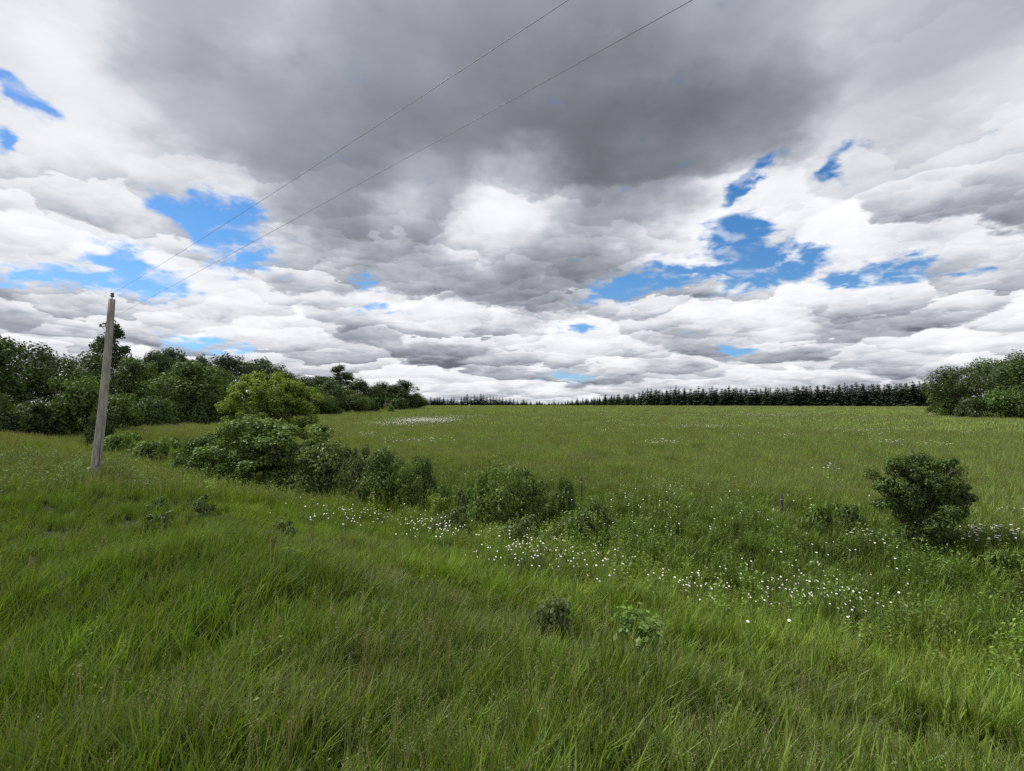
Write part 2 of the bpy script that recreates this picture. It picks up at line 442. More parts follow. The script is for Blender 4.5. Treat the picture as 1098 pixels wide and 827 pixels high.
M_NEEDLE = leaf_mat('needles', (0.036, 0.060, 0.038), (0.092, 0.124, 0.080), 0.1)

# ground: soil and thatch under the grass, the field's own colour beyond
def ground_mat():
    m, N = new_mat('meadow_ground')
    geo = N.n('ShaderNodeNewGeometry'); p = geo.outputs['Position']
    x, y, z = N.sep(p)
    d = N.m('ADD', N.m('MULTIPLY', x, 0.65), N.m('MULTIPLY', y, 0.76))
    n1 = N.noise(p, 0.05, 4, 0.55); n2 = N.noise(p, 0.6, 5, 0.6); n3 = N.noise(p, 9.0, 4, 0.6); n4 = N.noise(p, 0.013, 3, 0.5)
    field = N.mix(N.mr(n1, 0.35, 0.65), (0.075, 0.095, 0.026, 1), (0.105, 0.115, 0.040, 1))
    field = N.mix(N.m('MULTIPLY', N.mr(n2, 0.45, 0.75), 0.35), field, (0.13, 0.115, 0.055, 1))
    field = N.mix(N.m('MULTIPLY', N.mr(n4, 0.45, 0.62), 0.45), field, (0.062, 0.090, 0.026, 1))
    verge = N.mix(n3, (0.030, 0.042, 0.014, 1), (0.060, 0.070, 0.028, 1))
    c = N.mix(N.mr(d, 9.0, 40.0), verge, field)
    pr = N.n('ShaderNodeBsdfPrincipled'); N.put(pr.inputs['Base Color'], c); pr.inputs['Roughness'].default_value = 0.95
    pr.inputs['Specular IOR Level'].default_value = 0.1
    b = N.n('ShaderNodeBump'); b.inputs['Strength'].default_value = 0.8; b.inputs['Distance'].default_value = 0.25
    N.put(b.inputs['Height'], N.m('ADD', N.noise(p, 2.2, 6, 0.7), n3)); N.put(pr.inputs['Normal'], b.outputs[0])
    return finish(m, N, pr.outputs[0])

# ------------------------------------------------------------------ ground, road, driveway
rad_ = np.concatenate([[0.0], np.geomspace(0.5, 3200, 190)])
A_ = 300
th = np.linspace(0, 2 * np.pi, A_, endpoint=False)
gx = (rad_[1:, None] * np.sin(th)).ravel(); gy = (rad_[1:, None] * np.cos(th)).ravel()
gx = np.concatenate([[0], gx]); gy = np.concatenate([[0], gy])
i = 1 + np.arange(len(rad_) - 2)[:, None] * A_; j = np.arange(A_)[None]; k = (j + 1) % A_
quads = np.stack([i + j, i + A_ + j, i + A_ + k, i + k], -1).reshape(-1, 4)
jj = np.arange(A_)
tris = np.stack([np.zeros(A_, int), 1 + jj, 1 + (jj + 1) % A_], -1)[:, ::-1]
gme = mesh('meadow_ground', np.stack([gx, gy, G(gx, gy)], -1), [quads[:, ::-1], tris[:, ::-1]], ground_mat(), None, True)
tag(obj('ground', gme), kind='structure')

def strip(name, pts2, half, lift, mat):
    pts2 = np.asarray(pts2, float)
    T = unit(np.gradient(pts2, axis=0)); Nn = np.stack([-T[:, 1], T[:, 0]], -1)
    cols = np.linspace(-1, 1, 7)
    P_ = pts2[:, None] + cols[None, :, None] * half * Nn[:, None]
    X, Y = P_[..., 0].ravel(), P_[..., 1].ravel()
    i = np.arange(len(pts2) - 1)[:, None] * 7; j = np.arange(6)[None]
    Q = np.stack([i + j, i + j + 1, i + 8 + j, i + 7 + j], -1).reshape(-1, 4)
    V = np.stack([X, Y, G(X, Y) + lift], -1)
    o = obj(name, mesh(name, V, [Q[:, ::-1]], mat, None, True)); return tag(o, kind='structure')
M_GRAVEL = plain_mat('gravel', (0.36, 0.33, 0.28), 0.95)
RD = np.array([0.76, -0.65])
s_ = np.linspace(-160, 160, 161)[:, None]
strip('road', np.array([-0.65, -0.76]) * 5.6 + s_ * RD, 3.0, 0.03, M_GRAVEL)
pd = gp(-2, 468)
pq = np.linspace(0, 1, 20)[:, None]
strip('driveway', np.array([pd[0] + 1.2, pd[1] + 0.5]) + pq * np.array([-26.0, -7.0]), 1.5, 0.05, M_GRAVEL)

# ------------------------------------------------------------------ foliage builders
def leaf_quads(C, Nrm, L, asp, r):
    n = len(C)
    Nrm = unit(Nrm); rv = r.normal(size=(n, 3))
    T = unit(np.cross(Nrm, rv)); B = np.cross(Nrm, T)
    L = np.broadcast_to(np.asarray(L, float), (n,))[:, None]
    a = asp * L * 0.5
    fold = Nrm * L * 0.10
    V = np.stack([C - T * L * 0.5, C + B * a + fold, C + T * L * 0.5, C - B * a + fold], 1).reshape(-1, 3)
    return V, np.arange(4 * n).reshape(-1, 4)
def clump_leaves(centres, radii, per, L, asp, r, up=0.5, hollow=0.55):
    cs = []; ns = []
    for c, q in zip(centres, radii):
        k = max(6, int(per * r.uniform(0.7, 1.3)))
        dirs = unit(r.normal(size=(k, 3)))
        rr = r.uniform(hollow ** 2, 1.15, k) ** 0.5
        rr *= 1 + 0.22 * np.sin(dirs[:, 0] * 5 + c[0]) * np.cos(dirs[:, 1] * 6 + c[1])
        cs.append(np.asarray(c) + dirs * rr[:, None] * np.asarray(q))
        ns.append(dirs * 0.7 + np.array([0, 0, up]) + r.normal(size=(k, 3)) * 0.45)
    C = np.concatenate(cs); Nn = np.concatenate(ns)
    sz = L * r.uniform(0.55, 1.5, len(C))
    V, Q = leaf_quads(C, Nn, sz, asp, r)
    return V, Q, len(C)
def crown_mesh(name, centres, radii, per, L, mat, r, asp=0.6, up=0.5, hollow=0.55, zmin=0.02):
    V, Q, n = clump_leaves(centres, radii, per, L, asp, r, up, hollow)
    zc_ = V.reshape(-1, 4, 3)[:, :, 2].min(1)
    V = V.reshape(-1, 4, 3)[zc_ > zmin].reshape(-1, 3); n = len(V) // 4; Q = np.arange(4 * n).reshape(-1, 4)
    return mesh(name, V, [Q], mat, {'shade': np.clip(r.normal(0.45, 0.27, n), 0, 1)})
def limb(a, b, r, wob=0.12, n=5):
    a = np.asarray(a, float); b = np.asarray(b, float)
    t = np.linspace(0, 1, n)[:, None]
    L = np.linalg.norm(b - a)
    P_ = a + (b - a) * t + np.array([0, 0, 0.10 * L]) * (np.sin(np.pi * t))
    P_[1:-1] += r.normal(size=(n - 2, 3)) * wob * L * 0.25
    return P_

def make_tree(name, h, w, mat, seed, base=0.12, clumps=26, per=150, leaf=0.34, trunk_r=0.16, open_=0.0, top=0.5, lean=(0, 0), flat=0.95, bark=None):
    """a broad-leaved tree: trunk with limbs, crown of leaf clumps; returns the two meshes"""
    r = np.random.default_rng(seed)
    cz = h * (base + (1 - base) * top); rz = h - cz; rzl = cz - h * base
    cs = []; rs = []
    for _ in range(clumps):
        for _try in range(30):
            dv = unit(r.normal(size=3)); q = r.uniform(0.35, 0.86) ** 0.7
            c = np.array([dv[0] * w / 2 * q, dv[1] * w / 2 * q, cz + dv[2] * q * (rz if dv[2] > 0 else rzl)])
            if open_ == 0 or all(np.linalg.norm(c - p) > open_ * w for p in cs): break
        c[:2] += np.array(lean) * (c[2] / h)
        cs.append(c)
        s = w * r.uniform(0.13, 0.24) * (1 - 0.25 * max(0, dv[2]))
        rs.append((s, s, s * flat))
    for q_ in range(3):
        cs.append(np.array([lean[0] + r.normal() * w * .07, lean[1] + r.normal() * w * .07, h - w * (0.13 + 0.07 * q_)])); rs.append((w * 0.15,) * 3)
    b = Bag()
    tp = np.array([lean[0] * 0.8, lean[1] * 0.8, h * 0.82])
    tpts = limb((0, 0, -0.4), tp, r, 0.10, 8); tpts[0, :2] *= 0
    b.tube(tpts, np.linspace(trunk_r * 1.25, trunk_r * 0.25, 8), 8)
    for c in cs:
        k = int(np.clip(c[2] / h * 5.5, 1, 5)); a = tpts[min(6, k)]
        b.tube(limb(a, c, r, 0.22), np.linspace(trunk_r * 0.42, trunk_r * 0.08, 5), 5)
    return b.mesh(name + '_trunk', bark or M_BARK), crown_mesh(name + '_crown', cs, rs, per, leaf, mat, r)
def put_tree(kind, label, protos, loc, s, rz, group=None, cat='tree', sz=None):
    e = empty(kind, loc, rz)
    e.scale = (s, s, sz or s)
    obj('trunk', protos[0], e); obj('crown', protos[1], e)
    return tag(e, label, cat, group)

def make_shrub(name, w, d, h, mat, seed, clumps=40, per=220, leaf=0.10, crad=0.20, bottom=0.0, stems=9, squash=0.8, asp=0.62, round_=0.55, hollow=0.5):
    r = np.random.default_rng(seed)
    cs = []; rs = []
    for _ in range(clumps):
        dv = unit(r.normal(size=3)); q = r.uniform(0.25, 0.86) ** round_
        dv[2] = abs(dv[2]) if r.random() < 0.75 else -abs(dv[2]) * 0.5
        s = crad * min(w, 1.6 * h) * r.uniform(0.65, 1.25)
        c = np.array([dv[0] * (w / 2 - s * .5) * q, dv[1] * (d / 2 - s * .5) * q, bottom + (h - bottom) * (0.30 + (0.70 * dv[2]) * q) - s * 0.25])
        if r.random() < 0.28:
            c = c * np.array([1.14, 1.14, 1.16]); s *= 0.5
        c[2] = max(c[2], bottom + s * 0.3)
        cs.append(c); rs.append((s, s, s * squash))
    b = Bag()
    for _ in range(stems):
        c = cs[r.integers(len(cs))]
        a = np.array([r.normal() * w * 0.06, r.normal() * d * 0.06, -0.15])
        b.tube(limb(a, c, r, 0.25, 6), np.linspace(0.012 + 0.008 * h, 0.005, 6), 5)
    return b.mesh(name + '_stems', M_TWIG), crown_mesh(name + '_foliage', cs, rs, per, leaf, mat, r, asp, 0.45, hollow)
def put_shrub(kind, label, protos, loc, s=1.0, rz=0.0, cat='shrub', group=None):
    e = empty(kind, loc, rz, s)
    obj('stems', protos[0], e); obj('foliage', protos[1], e)
    return tag(e, label, cat, group)

def make_conifer(name, h, w, seed, whorls=24, base=0.03):
    r = np.random.default_rng(seed)
    Cs = []; Ns = []; Ls = []
    for q in range(whorls):
        t = base + (1 - base) * (q + r.uniform(-.3, .3)) / whorls
        ln = (w / 2) * (1 - t) ** 0.72 * r.uniform(0.75, 1.2) * (0.75 if t < base + 0.08 else 1)
        for k in range(r.integers(9, 13)):
            a = r.uniform(0, 6.283); L = ln * r.uniform(0.7, 1.15)
            m = max(3, int(L / 0.22))
            u = np.linspace(0.15, 1, m)
            z = t * h - 0.22 * L * u + 0.10 * L * u * u
            P_ = np.stack([np.cos(a) * L * u, np.sin(a) * L * u, z], -1) + r.normal(size=(m, 3)) * 0.10
            Cs.append(P_); Ls.append(np.full(m, 1.15) * (1.15 - 0.88 * t))
            Ns.append(np.stack([r.normal(0, .55, m), r.normal(0, .55, m), np.ones(m)], -1))
    C = np.concatenate(Cs); V, Q = leaf_quads(C, np.concatenate(Ns), np.concatenate(Ls) * r.uniform(.7, 1.2, len(C)), 0.6, r)
    tipV, tipQ = leaf_quads(np.array([[0, 0, h * (0.965 + 0.01 * i)] for i in range(5)]), r.normal(size=(5, 3)) * np.array([1, 1, .1]), 0.5, 0.3, r)
    V = np.concatenate([V, tipV]); n = len(V) // 4
    b = Bag().tube([(0, 0, -0.5), (0.03, 0, h * 0.4), (0, 0, h * 0.97)], [0.15, 0.11, 0.02], 6)
    return b.mesh(name + '_trunk', M_PINEBARK), mesh(name + '_crown', V, [np.arange(4 * n).reshape(-1, 4)], M_NEEDLE, {'shade': np.clip(r.normal(0.4, 0.25, n), 0, 1)})

# ------------------------------------------------------------------ utility pole and lines
M_POLE = bark_mat('weathered_pole', (0.20, 0.185, 0.16), (0.36, 0.335, 0.295), 5)
M_STEEL = plain_mat('galvanised_steel', (0.30, 0.30, 0.30), 0.45, 0.8)
M_CERAM = plain_mat('dark_glazed_insulator', (0.10, 0.075, 0.06), 0.25)
M_TAG = plain_mat('aluminium_tag', (0.75, 0.75, 0.73), 0.4)
M_WIRE = plain_mat('aluminium_cable', (0.11, 0.11, 0.115), 0.5)
pb = gp(100.5, 519)
pt = at(120, 321, pb[1] + 0.1)
pole = empty('utility_pole', pb)
tag(pole, 'weathered grey wooden utility pole leaning right on the grassy verge', 'utility pole')
ax = pt - pb; PL = np.linalg.norm(ax); axu = ax / PL
tt = np.linspace(-0.06, 1, 14)
bend = np.sin(np.pi * np.clip(tt, 0, 1))[:, None] * np.array([0.04, 0, 0])
obj('shaft', Bag().tube(ax * tt[:, None] + bend, np.linspace(0.128, 0.086, 14), 18).mesh('pole_shaft', M_POLE), pole)
ins = Bag().tube([ax, ax + axu * 0.10], 0.016, 8)
obj('insulator_pin', ins.mesh('insulator_pin', M_STEEL), pole)
def insulator(c, up, s=1.0):
    prof = [(0, .028), (.02, .05), (.045, .055), (.06, .034), (.075, .034), (.09, .048), (.115, .045), (.135, .02)]
    return Bag().tube([np.asarray(c) + np.asarray(up) * a * s for a, _ in prof], [q * s for _, q in prof], 12).mesh('insulator', M_CERAM)
obj('insulator', insulator(ax + axu * 0.06, axu), pole)
brk = ax * (1 - 0.80 / PL)
side = np.array([-0.727, 0.687, 0]) * 0 + np.array([-0.92, -0.38, 0.0])
obj('side_bracket', Bag().tube([brk + side * 0.06, brk + side * 0.22], 0.014, 8).tube([brk + side * .09 + axu * -.12, brk + side * .2], 0.009, 6).mesh('side_bracket', M_STEEL), pole)
obj('side_insulator', insulator(brk + side * 0.215 - axu * 0.03, axu, 0.7), pole)
tg = ax * 0.075; fc = unit(np.array([17.0, -22.0, 0]) * 1.0)
tb = Bag().box((0, 0, 0), (0.07, 0.012, 0.16), math.atan2(fc[1], fc[0]) + math.pi / 2)
tb.V[0] = tb.V[0] + tg + np.array([-0.135, -0.06, 0.0])
obj('marker_tag', tb.mesh('marker_tag', M_TAG, False), pole)
gw = Bag().tube([ax * 0.02 + np.array([.135, -.06, 0]), ax * 0.5 + np.array([.125, -.05, 0]), ax * 0.97 + np.array([.09, -.05, 0])], 0.006, 5)
obj('ground_wire', gw.mesh('ground_wire', M_STEEL), pole)
def wire(a, ang, rise, sag, label):
    a = np.asarray(a); n = 60; L = 48.0
    t = np.linspace(0, 1, n)[:, None]
    P_ = a + np.array([math.sin(R(ang)) * L, -math.cos(R(ang)) * L, rise]) * t - np.array([0, 0, sag]) * 4 * t * (1 - t)
    tag(obj('power_line', Bag().tube(P_, 0.0024, 6).mesh('power_line', M_WIRE)), label, 'power line', 'power lines from the wooden pole')
wire(pb + ax + axu * 0.17, 45.1, -0.6, 0.40, 'thin dark power line from the pole top, the upper of the two across the clouds')
wire(pb + brk + side * 0.215 + axu * 0.06, 48.2, 1.7, 0.20, 'thin dark power line from the side bracket, the lower of the two across the clouds')

# ------------------------------------------------------------------ left wood
def depth_of(by, below=2.55): return below * F / (by - HY)
DT = {
 'full': make_tree('full', 10, 8.5, M_LEAF_DARK, 1, 0.10, 34, 330, 0.32, 0.20),
 'full_mid': make_tree('full_mid', 10, 9, M_LEAF_MID, 2, 0.06, 38, 330, 0.32, 0.18, 0, 0.45),
 'open': make_tree('open', 10, 9, M_LEAF_DARK, 3, 0.22, 34, 190, 0.29, 0.19, 0.14, 0.55, (0.8, 0.2), 0.55),
 'open_blue': make_tree('open_blue', 10, 7, M_LEAF_BLUE, 4, 0.35, 26, 190, 0.28, 0.17, 0.15, 0.6, (-.5, .3), 0.65),
 'tall': make_tree('tall', 10, 4.4, M_LEAF_BLUE, 5, 0.48, 18, 150, 0.28, 0.14, 0.17, 0.5, (0.3, 0), 0.7),
 'blue': make_tree('blue', 10, 7.5, M_LEAF_BLUE, 6, 0.15, 34, 320, 0.32, 0.2),
 'point': make_tree('point', 10, 7.0, M_LEAF_DARK, 7, 0.04, 38, 330, 0.30, 0.2, 0, 0.32),
}
SH = {
 'edge': make_shrub('edge_shrub', 6.5, 5, 3.2, M_LEAF_DARK, 21, 34, 210, 0.24),
 'edge_mid': make_shrub('edge_mid_shrub', 6, 5, 4.0, M_LEAF_MID, 22, 34, 220, 0.23),
 'round': make_shrub('round_shrub', 4.4, 4.4, 2.9, M_LEAF_MID, 23, 26, 230, 0.20),
}
def W_tree(px, top, base, width, kind, name, label, dz=0.0, depth=None, group=None):
    D_ = depth or depth_of(base)
    p = on_ground(px, D_)
    hz = at(px, top, D_)[2] - p[2]
    ws = {'full': 8.5, 'full_mid': 9, 'open': 9, 'open_blue': 7, 'tall': 4.4, 'blue': 7.5, 'point': 7}[kind]
    sx = width / F * D_ / ws
    put_tree(name, label, DT[kind], (p[0], p[1], p[2] - dz), sx, rng.uniform(0, 6.28), group, 'tree', hz / 10 * 0.985)
LEFT_TREES = [
 # px, top, base, width, kind, label
 (-40, 350, 463, 120, 'full', 'dark broad tree cut by the left edge of the wood'),
 (12, 356, 460, 104, 'open', 'tall dark spreading tree with sky showing through, at the wood end left of the pole'),
 (62, 372, 458, 74, 'open', 'dark leaning open tree with bare slanting limbs between the tall tree and the pole'),
 (100, 380, 455, 64, 'full', 'dark full tree rising right behind the utility pole'),
 (116, 343, 451, 40, 'tall', 'thin tall tree whose small airy crown tops the wood behind the pole'),
 (145, 384, 453, 62, 'full_mid', 'mid green round tree just right of the utility pole'),
 (166, 376, 449, 44, 'blue', 'grey green tree with a rounded top above the middle of the wood'),
 (183, 373, 448, 40, 'blue', 'grey green twin topped tree beside the rounded one in the wood'),
 (205, 388, 454, 84, 'full_mid', 'wide mid green tree filling the middle of the left wood'),
 (212, 379, 448, 34, 'open_blue', 'small tufted grey green tree peeping over the wide mid green tree'),
 (243, 378, 447, 52, 'open_blue', 'high open grey green tree behind the yellow green tree, left of its top'),
 (236, 398, 450, 54, 'full', 'dark tree close behind the left side of the yellow green tree'),
 (275, 382, 446, 54, 'open_blue', 'airy grey tree with bright gaps above the yellow green tree'),
 (296, 393, 445, 40, 'full', 'dark tree just right of the yellow green tree top'),
 (318, 404, 444, 42, 'full', 'dark low tree right of the airy grey tree'),
 (338, 403, 442, 44, 'blue', 'grey green dense tree left of the tall airy one along the wood'),
 (365, 391, 441, 36, 'tall', 'tall airy grey tree standing out where the wood falls away'),
 (352, 409, 443, 42, 'full', 'dark tree at the foot of the tall airy grey tree'),
 (388, 407, 440.5, 40, 'full', 'dark tree right of the tall airy tree along the far wood'),
 (410, 410, 440, 42, 'full', 'dark even tree second from the far end of the wood'),
 (434, 407, 440, 38, 'point', 'dark pointed tree at the far right end of the leafy wood'),
 (446, 421, 439.5, 22, 'point', 'little dark tree stepping down at the far end of the leafy wood'),
 (330, 415, 445, 50, 'full_mid', 'green leafy tree in front of the dark wood, right of the yellow green tree'),
 (374, 418, 442.5, 42, 'full_mid', 'lighter green round tree in front of the far wood'),
]
for (px, top, base, width, kind, lab) in LEFT_TREES:
    W_tree(px, top, base, width, kind, 'leafy_tree', lab, 0.0, None, 'trees of the left wood')
def W_shrub(px, top, base, width, kind, name, label, group=None, cat='shrub'):
    D_ = depth_of(base); p = on_ground(px, D_)
    hz = at(px, top, D_)[2] - p[2]
    ws, hs = {'edge': (6.5, 3.2), 'edge_mid': (6, 4.0), 'round': (4.4, 2.9)}[kind]
    e = put_shrub(name, label, SH[kind], p, 1, rng.uniform(0, 6.28), cat, group)
    s = width / F * D_ / ws
    e.scale = (s, s, hz / hs)
LEFT_SHRUBS = [
 (-10, 420, 470, 80, 'edge', 'dark thicket at the left border above the gravel'),
 (34, 428, 466, 80, 'edge', 'low dark thicket in layers under the leaning tree'),
 (84, 398, 464, 74, 'edge_mid', 'big light green bush left of the utility pole'),
 (108, 440, 474, 44, 'edge', 'dark bush right at the back of the pole, low on the verge'),
 (128, 418, 464, 60, 'edge_mid', 'broad green bush just right of the pole'),
 (160, 425, 458, 56, 'edge', 'dark bush in the shade between the pole and the small round shrub'),
 (182, 430, 456, 40, 'round', 'small round shrub at the meadow edge before the wood'),
 (215, 425, 455, 60, 'edge', 'dark bush at the wood edge right of the small round shrub'),
 (245, 425, 453, 50, 'edge', 'dark bush hidden half behind the yellow green tree'),
 (285, 422, 449, 50, 'edge', 'dark bush behind the right half of the yellow green tree'),
 (318, 425, 447, 44, 'edge', 'dark undergrowth bush by the right side of the yellow green tree'),
 (350, 424, 444.5, 40, 'edge', 'dark bush between the two lighter green trees'),
 (395, 425, 442, 40, 'edge', 'dark bush at the foot of the far wood'),
 (425, 426, 440.6, 40, 'edge', 'dark bush below the pointed tree at the wood end'),
 (419, 434, 442.5, 9, 'round', 'tiny lone shrub out in the field before the wood end'),
]
for a in LEFT_SHRUBS: W_shrub(*a[:5], 'wood_edge_shrub', a[5], 'bushes along the wood edge')

# ------------------------------------------------------------------ right clump
W_tree(1030, 390, 448, 62, 'open', 'leafy_tree', 'broad flat topped green tree at the left of the right-hand clump', 0, None, 'trees of the right clump')
W_tree(1014, 400, 447, 36, 'full_mid', 'leafy_tree', 'smaller green tree standing over the pines at the left edge of the right-hand clump', 0, None, 'trees of the right clump')
W_tree(1066, 381, 446.5, 56, 'open', 'leafy_tree', 'tall ragged tree with sky gaps in the right-hand clump', 0, None, 'trees of the right clump')
W_tree(1092, 380, 447.5, 60, 'full', 'leafy_tree', 'tall dark tree by the right border in the right-hand clump', 0, None, 'trees of the right clump')
W_tree(1135, 376, 449, 80, 'full', 'leafy_tree', 'dark tree cut off by the right border', 0, None, 'trees of the right clump')
for a in [(1078, 414, 450, 50, 'edge_mid', 'light green rounded bush in front of the right-hand clump'),
          (1040, 424, 449.5, 44, 'edge', 'dark bush under the broad tree of the right-hand clump'),
          (1104, 420, 450.5, 44, 'edge_mid', 'green bush cut by the right border below the tall dark tree'),
          (1016, 430, 447.5, 26, 'round', 'low green bush at the left foot of the right-hand clump'),
          (1001, 434, 445.5, 18, 'round', 'small pale bush apart from the right-hand clump, beside the pines')]:
    W_shrub(*a[:5], 'clump_shrub', a[5], 'bushes at the right clump')
dp = on_ground(1000, depth_of(447)); b = Bag(); r_ = np.random.default_rng(5)
for k in range(7):
    a = r_.uniform(-.5, .5); s0 = np.array([r_.uniform(-1.5, 1), r_.uniform(-.5, .5), 0.15])
    b.tube(limb(s0, s0 + np.array([r_.uniform(1, 2.4), a, r_.uniform(.2, .9)]), r_, .3, 6), np.linspace(.07, .02, 6), 5)
tag(obj('dead_branch_heap', b.mesh('dead_branch_heap', M_DEAD), None, dp), 'pale dead branches lying at the field edge before the right-hand clump', 'dead branches')

# ------------------------------------------------------------------ conifer plantation
CT = [make_conifer('conifer', 15, w, 40 + i, wh) for i, (w, wh) in enumerate([(5.2, 26), (5.8, 24), (4.8, 28), (6.2, 26), (5.4, 22), (5.0, 25)])]
def pine(px, top, D_, label, group, wscale=1.0):
    p = on_ground(px, D_)
    hz = at(px, top, D_)[2] - p[2]
    k = rng.integers(len(CT)); e = empty('conifer', p, rng.uniform(0, 6.28))
    s = hz / 15; e.scale = (s * wscale, s * wscale, s)
    obj('trunk', CT[k][0], e); obj('crown', CT[k][1], e)
    tag(e, label, 'conifer', group)
xs_t = [600, 620, 640, 660, 700, 720, 760, 800, 850, 900, 950, 985, 1010, 1040]
tp_t = [433.0, 429.5, 426, 424, 419.5, 417.5, 417, 416.5, 415, 413.5, 411.5, 410.5, 410, 410]
dp_t = [900, 760, 660, 600, 500, 480, 450, 430, 405, 380, 350, 335, 330, 330]
def stretch(px):
    if px < 700: return 'dark conifer in the low far stretch of the plantation, beside the sky gap'
    if px < 860: return 'dark conifer in the middle stretch of the plantation across the field'
    return 'dark conifer in the tall near stretch of the plantation, towards the right-hand clump'
px = 606.0
while px < 1036:
    D_ = np.interp(px, xs_t, dp_t)
    tp = np.interp(px, xs_t, tp_t) + rng.normal(0, 1.6) + 0.9 * math.sin(px * .11) * math.sin(px * .043)
    pine(px, tp, D_ * rng.uniform(0.992, 1.008), stretch(px), 'conifers of the plantation edge', rng.uniform(1.6, 2.6))
    px += 3.9 / D_ * F * rng.uniform(0.75, 1.2)
px = 604.0
while px < 1030:
    D_ = np.interp(px, xs_t, dp_t) * 1.02
    tp = np.interp(px, xs_t, tp_t) + 0.3 + rng.normal(0, 1.0)
    pine(px, tp, D_ * rng.uniform(0.995, 1.012), stretch(px), 'conifers of the plantation edge', rng.uniform(2.2, 3.0))
    px += 5.6 / D_ * F * rng.uniform(0.8, 1.2)
px = 607.0
while px < 1030:
    D_ = np.interp(px, xs_t, dp_t) * 1.045
    pine(px, np.interp(px, xs_t, tp_t) + 0.5 + rng.normal(0, 0.9), D_, stretch(px), 'conifers of the plantation edge', rng.uniform(2.8, 3.6))
    px += 8.5 / D_ * F * rng.uniform(0.8, 1.2)
pine(725, 412.5, 476, 'tallest dark conifer, its tip standing above the middle of the plantation', 'conifers of the plantation edge', 1.0)
xs_f = [446, 460, 480, 505, 520, 540, 560, 580, 600]
tp_f = [424, 425.5, 426, 424.5, 424, 427, 429, 430.5, 431.5]
px = 450.0
while px < 604:
    tp = np.interp(px, xs_f, tp_f) + rng.normal(0, 1.1); D_ = np.interp(px, [450, 520, 604], [520, 620, 850])
    pine(px, tp, D_ * rng.uniform(.985, 1.015), 'small far conifer in the low row between the leafy wood and the plantation', 'conifers of the far row', rng.uniform(2.0, 3.2))
    px += rng.uniform(2.6, 4.4)
pine(594, 427.5, 830, 'far conifer standing taller than its neighbours near the gap in the tree line', 'conifers of the far row', 1.1)

# ------------------------------------------------------------------ bushes along the ditch
def near(px, by): return gp(px, by)
p = near(246, 507); p_y = p + np.array([0.4, 2.3, 0]); p_y[2] = float(G(p_y[0], p_y[1]))
r_ = np.random.default_rng(77)
def lobes(spec, r, per, leaf, mat, name, stems=8, thick=0.05, stray=0.22, cl=(0.20, 0.40)):
    """crown from a list of lobes (x, y, z, radius): each lobe is filled with small clumps"""
    cs = []; rs = []; b = Bag()
    for (x, y, z, q, n) in spec:
        for _ in range(n):
            dv = unit(r.normal(size=3)); k = r.uniform(0.3, 1.0) ** 0.45
            c = np.array([x, y, z]) + dv * q * k * np.array([1, 1, 0.85])
            s = q * r.uniform(*cl)
            if r.random() < stray: c = c + dv * q * 0.22; s *= 0.5
            cs.append(c); rs.append((s, s, s * 0.75))
        for _ in range(stems):
            c = cs[-1 - r.integers(n)]
            a = np.array([x * 0.25 + r.normal() * .12, y * 0.25 + r.normal() * .12, -0.2])
            b.tube(limb(a, c, r, 0.18, 7), np.linspace(thick * r.uniform(.6, 1.1), 0.007, 7), 6)
    return b.mesh(name + '_stems', M_TWIG), crown_mesh(name + '_foliage', cs, rs, per, leaf, mat, r, 0.62, 0.5, 0.45)
yt = lobes([(-0.35, 0, 3.35, 1.25, 26), (0.3, 0.1, 3.5, 1.0, 18), (-1.0, 0.1, 2.3, 1.05, 18), (0.0, 0, 2.2, 1.2, 18), (1.75, 0.3, 3.0, 0.9, 16), (1.5, 0.2, 2.1, 1.0, 14), (-1.3, -0.2, 1.3, 0.9, 14), (-0.6, -0.3, 1.5, 0.9, 12), (-1.5, -0.2, 0.5, 0.6, 8), (0.9, 0, 3.2, 0.9, 12), (-0.5, -0.5, 2.4, 0.95, 16), (0.6, -0.4, 2.5, 0.95, 16), (1.5, -0.2, 1.5, 0.8, 10)], r_, 260, 0.10, M_LEAF_YELLOW, 'yellow_tree', 6, 0.05)
e = empty('young_tree', p_y); obj('trunk', yt[0], e); obj('crown', yt[1], e)
tag(e, 'yellow green young tree rising behind the dark vine covered bush', 'tree')
vb = lobes([(-0.1, 0, 1.55, 1.05, 22), (0.8, -0.2, 1.6, 0.95, 20), (-1.0, -0.1, 0.95, 0.95, 18), (0.2, -0.5, 0.85, 1.0, 18), (1.5, -0.2, 0.9, 0.85, 16), (1.0, -0.6, 0.5, 0.7, 10), (-0.6, -0.7, 0.45, 0.6, 10)], r_, 330, 0.085, M_LEAF_VINE, 'vine_bush', 5, 0.03)
put_shrub('vine_covered_bush', 'large dark green vine covered bush in front of the yellow green tree', vb, near(282, 524), 1.0, 0, 'bush').scale = (1.3, 1.15, 1.08)
S2 = make_shrub('bush_spreading', 3.0, 2.2, 1.55, M_LEAF_VINE, 31, 50, 260, 0.08, 0.18)
S3 = make_shrub('bush_dark', 3.2, 2.2, 1.5, M_LEAF_SHADE, 32, 50, 260, 0.075, 0.17)
S4 = make_shrub('bush_loose', 2.4, 1.8, 1.3, M_LEAF_LIGHT, 33, 40, 190, 0.062, 0.15, 0, 16)
S5 = make_shrub('bush_low', 2.4, 1.8, 0.7, M_LEAF_LIGHT, 34, 30, 160, 0.085, 0.2)
S6 = make_shrub('bush_light', 1.0, 0.9, 0.95, M_LEAF_YELLOW, 35, 16, 80, 0.07, 0.2)
S7 = make_shrub('bush_olive', 1.8, 1.4, 0.95, M_LEAF_OLIVE, 36, 26, 100, 0.075, 0.16, 0, 14)
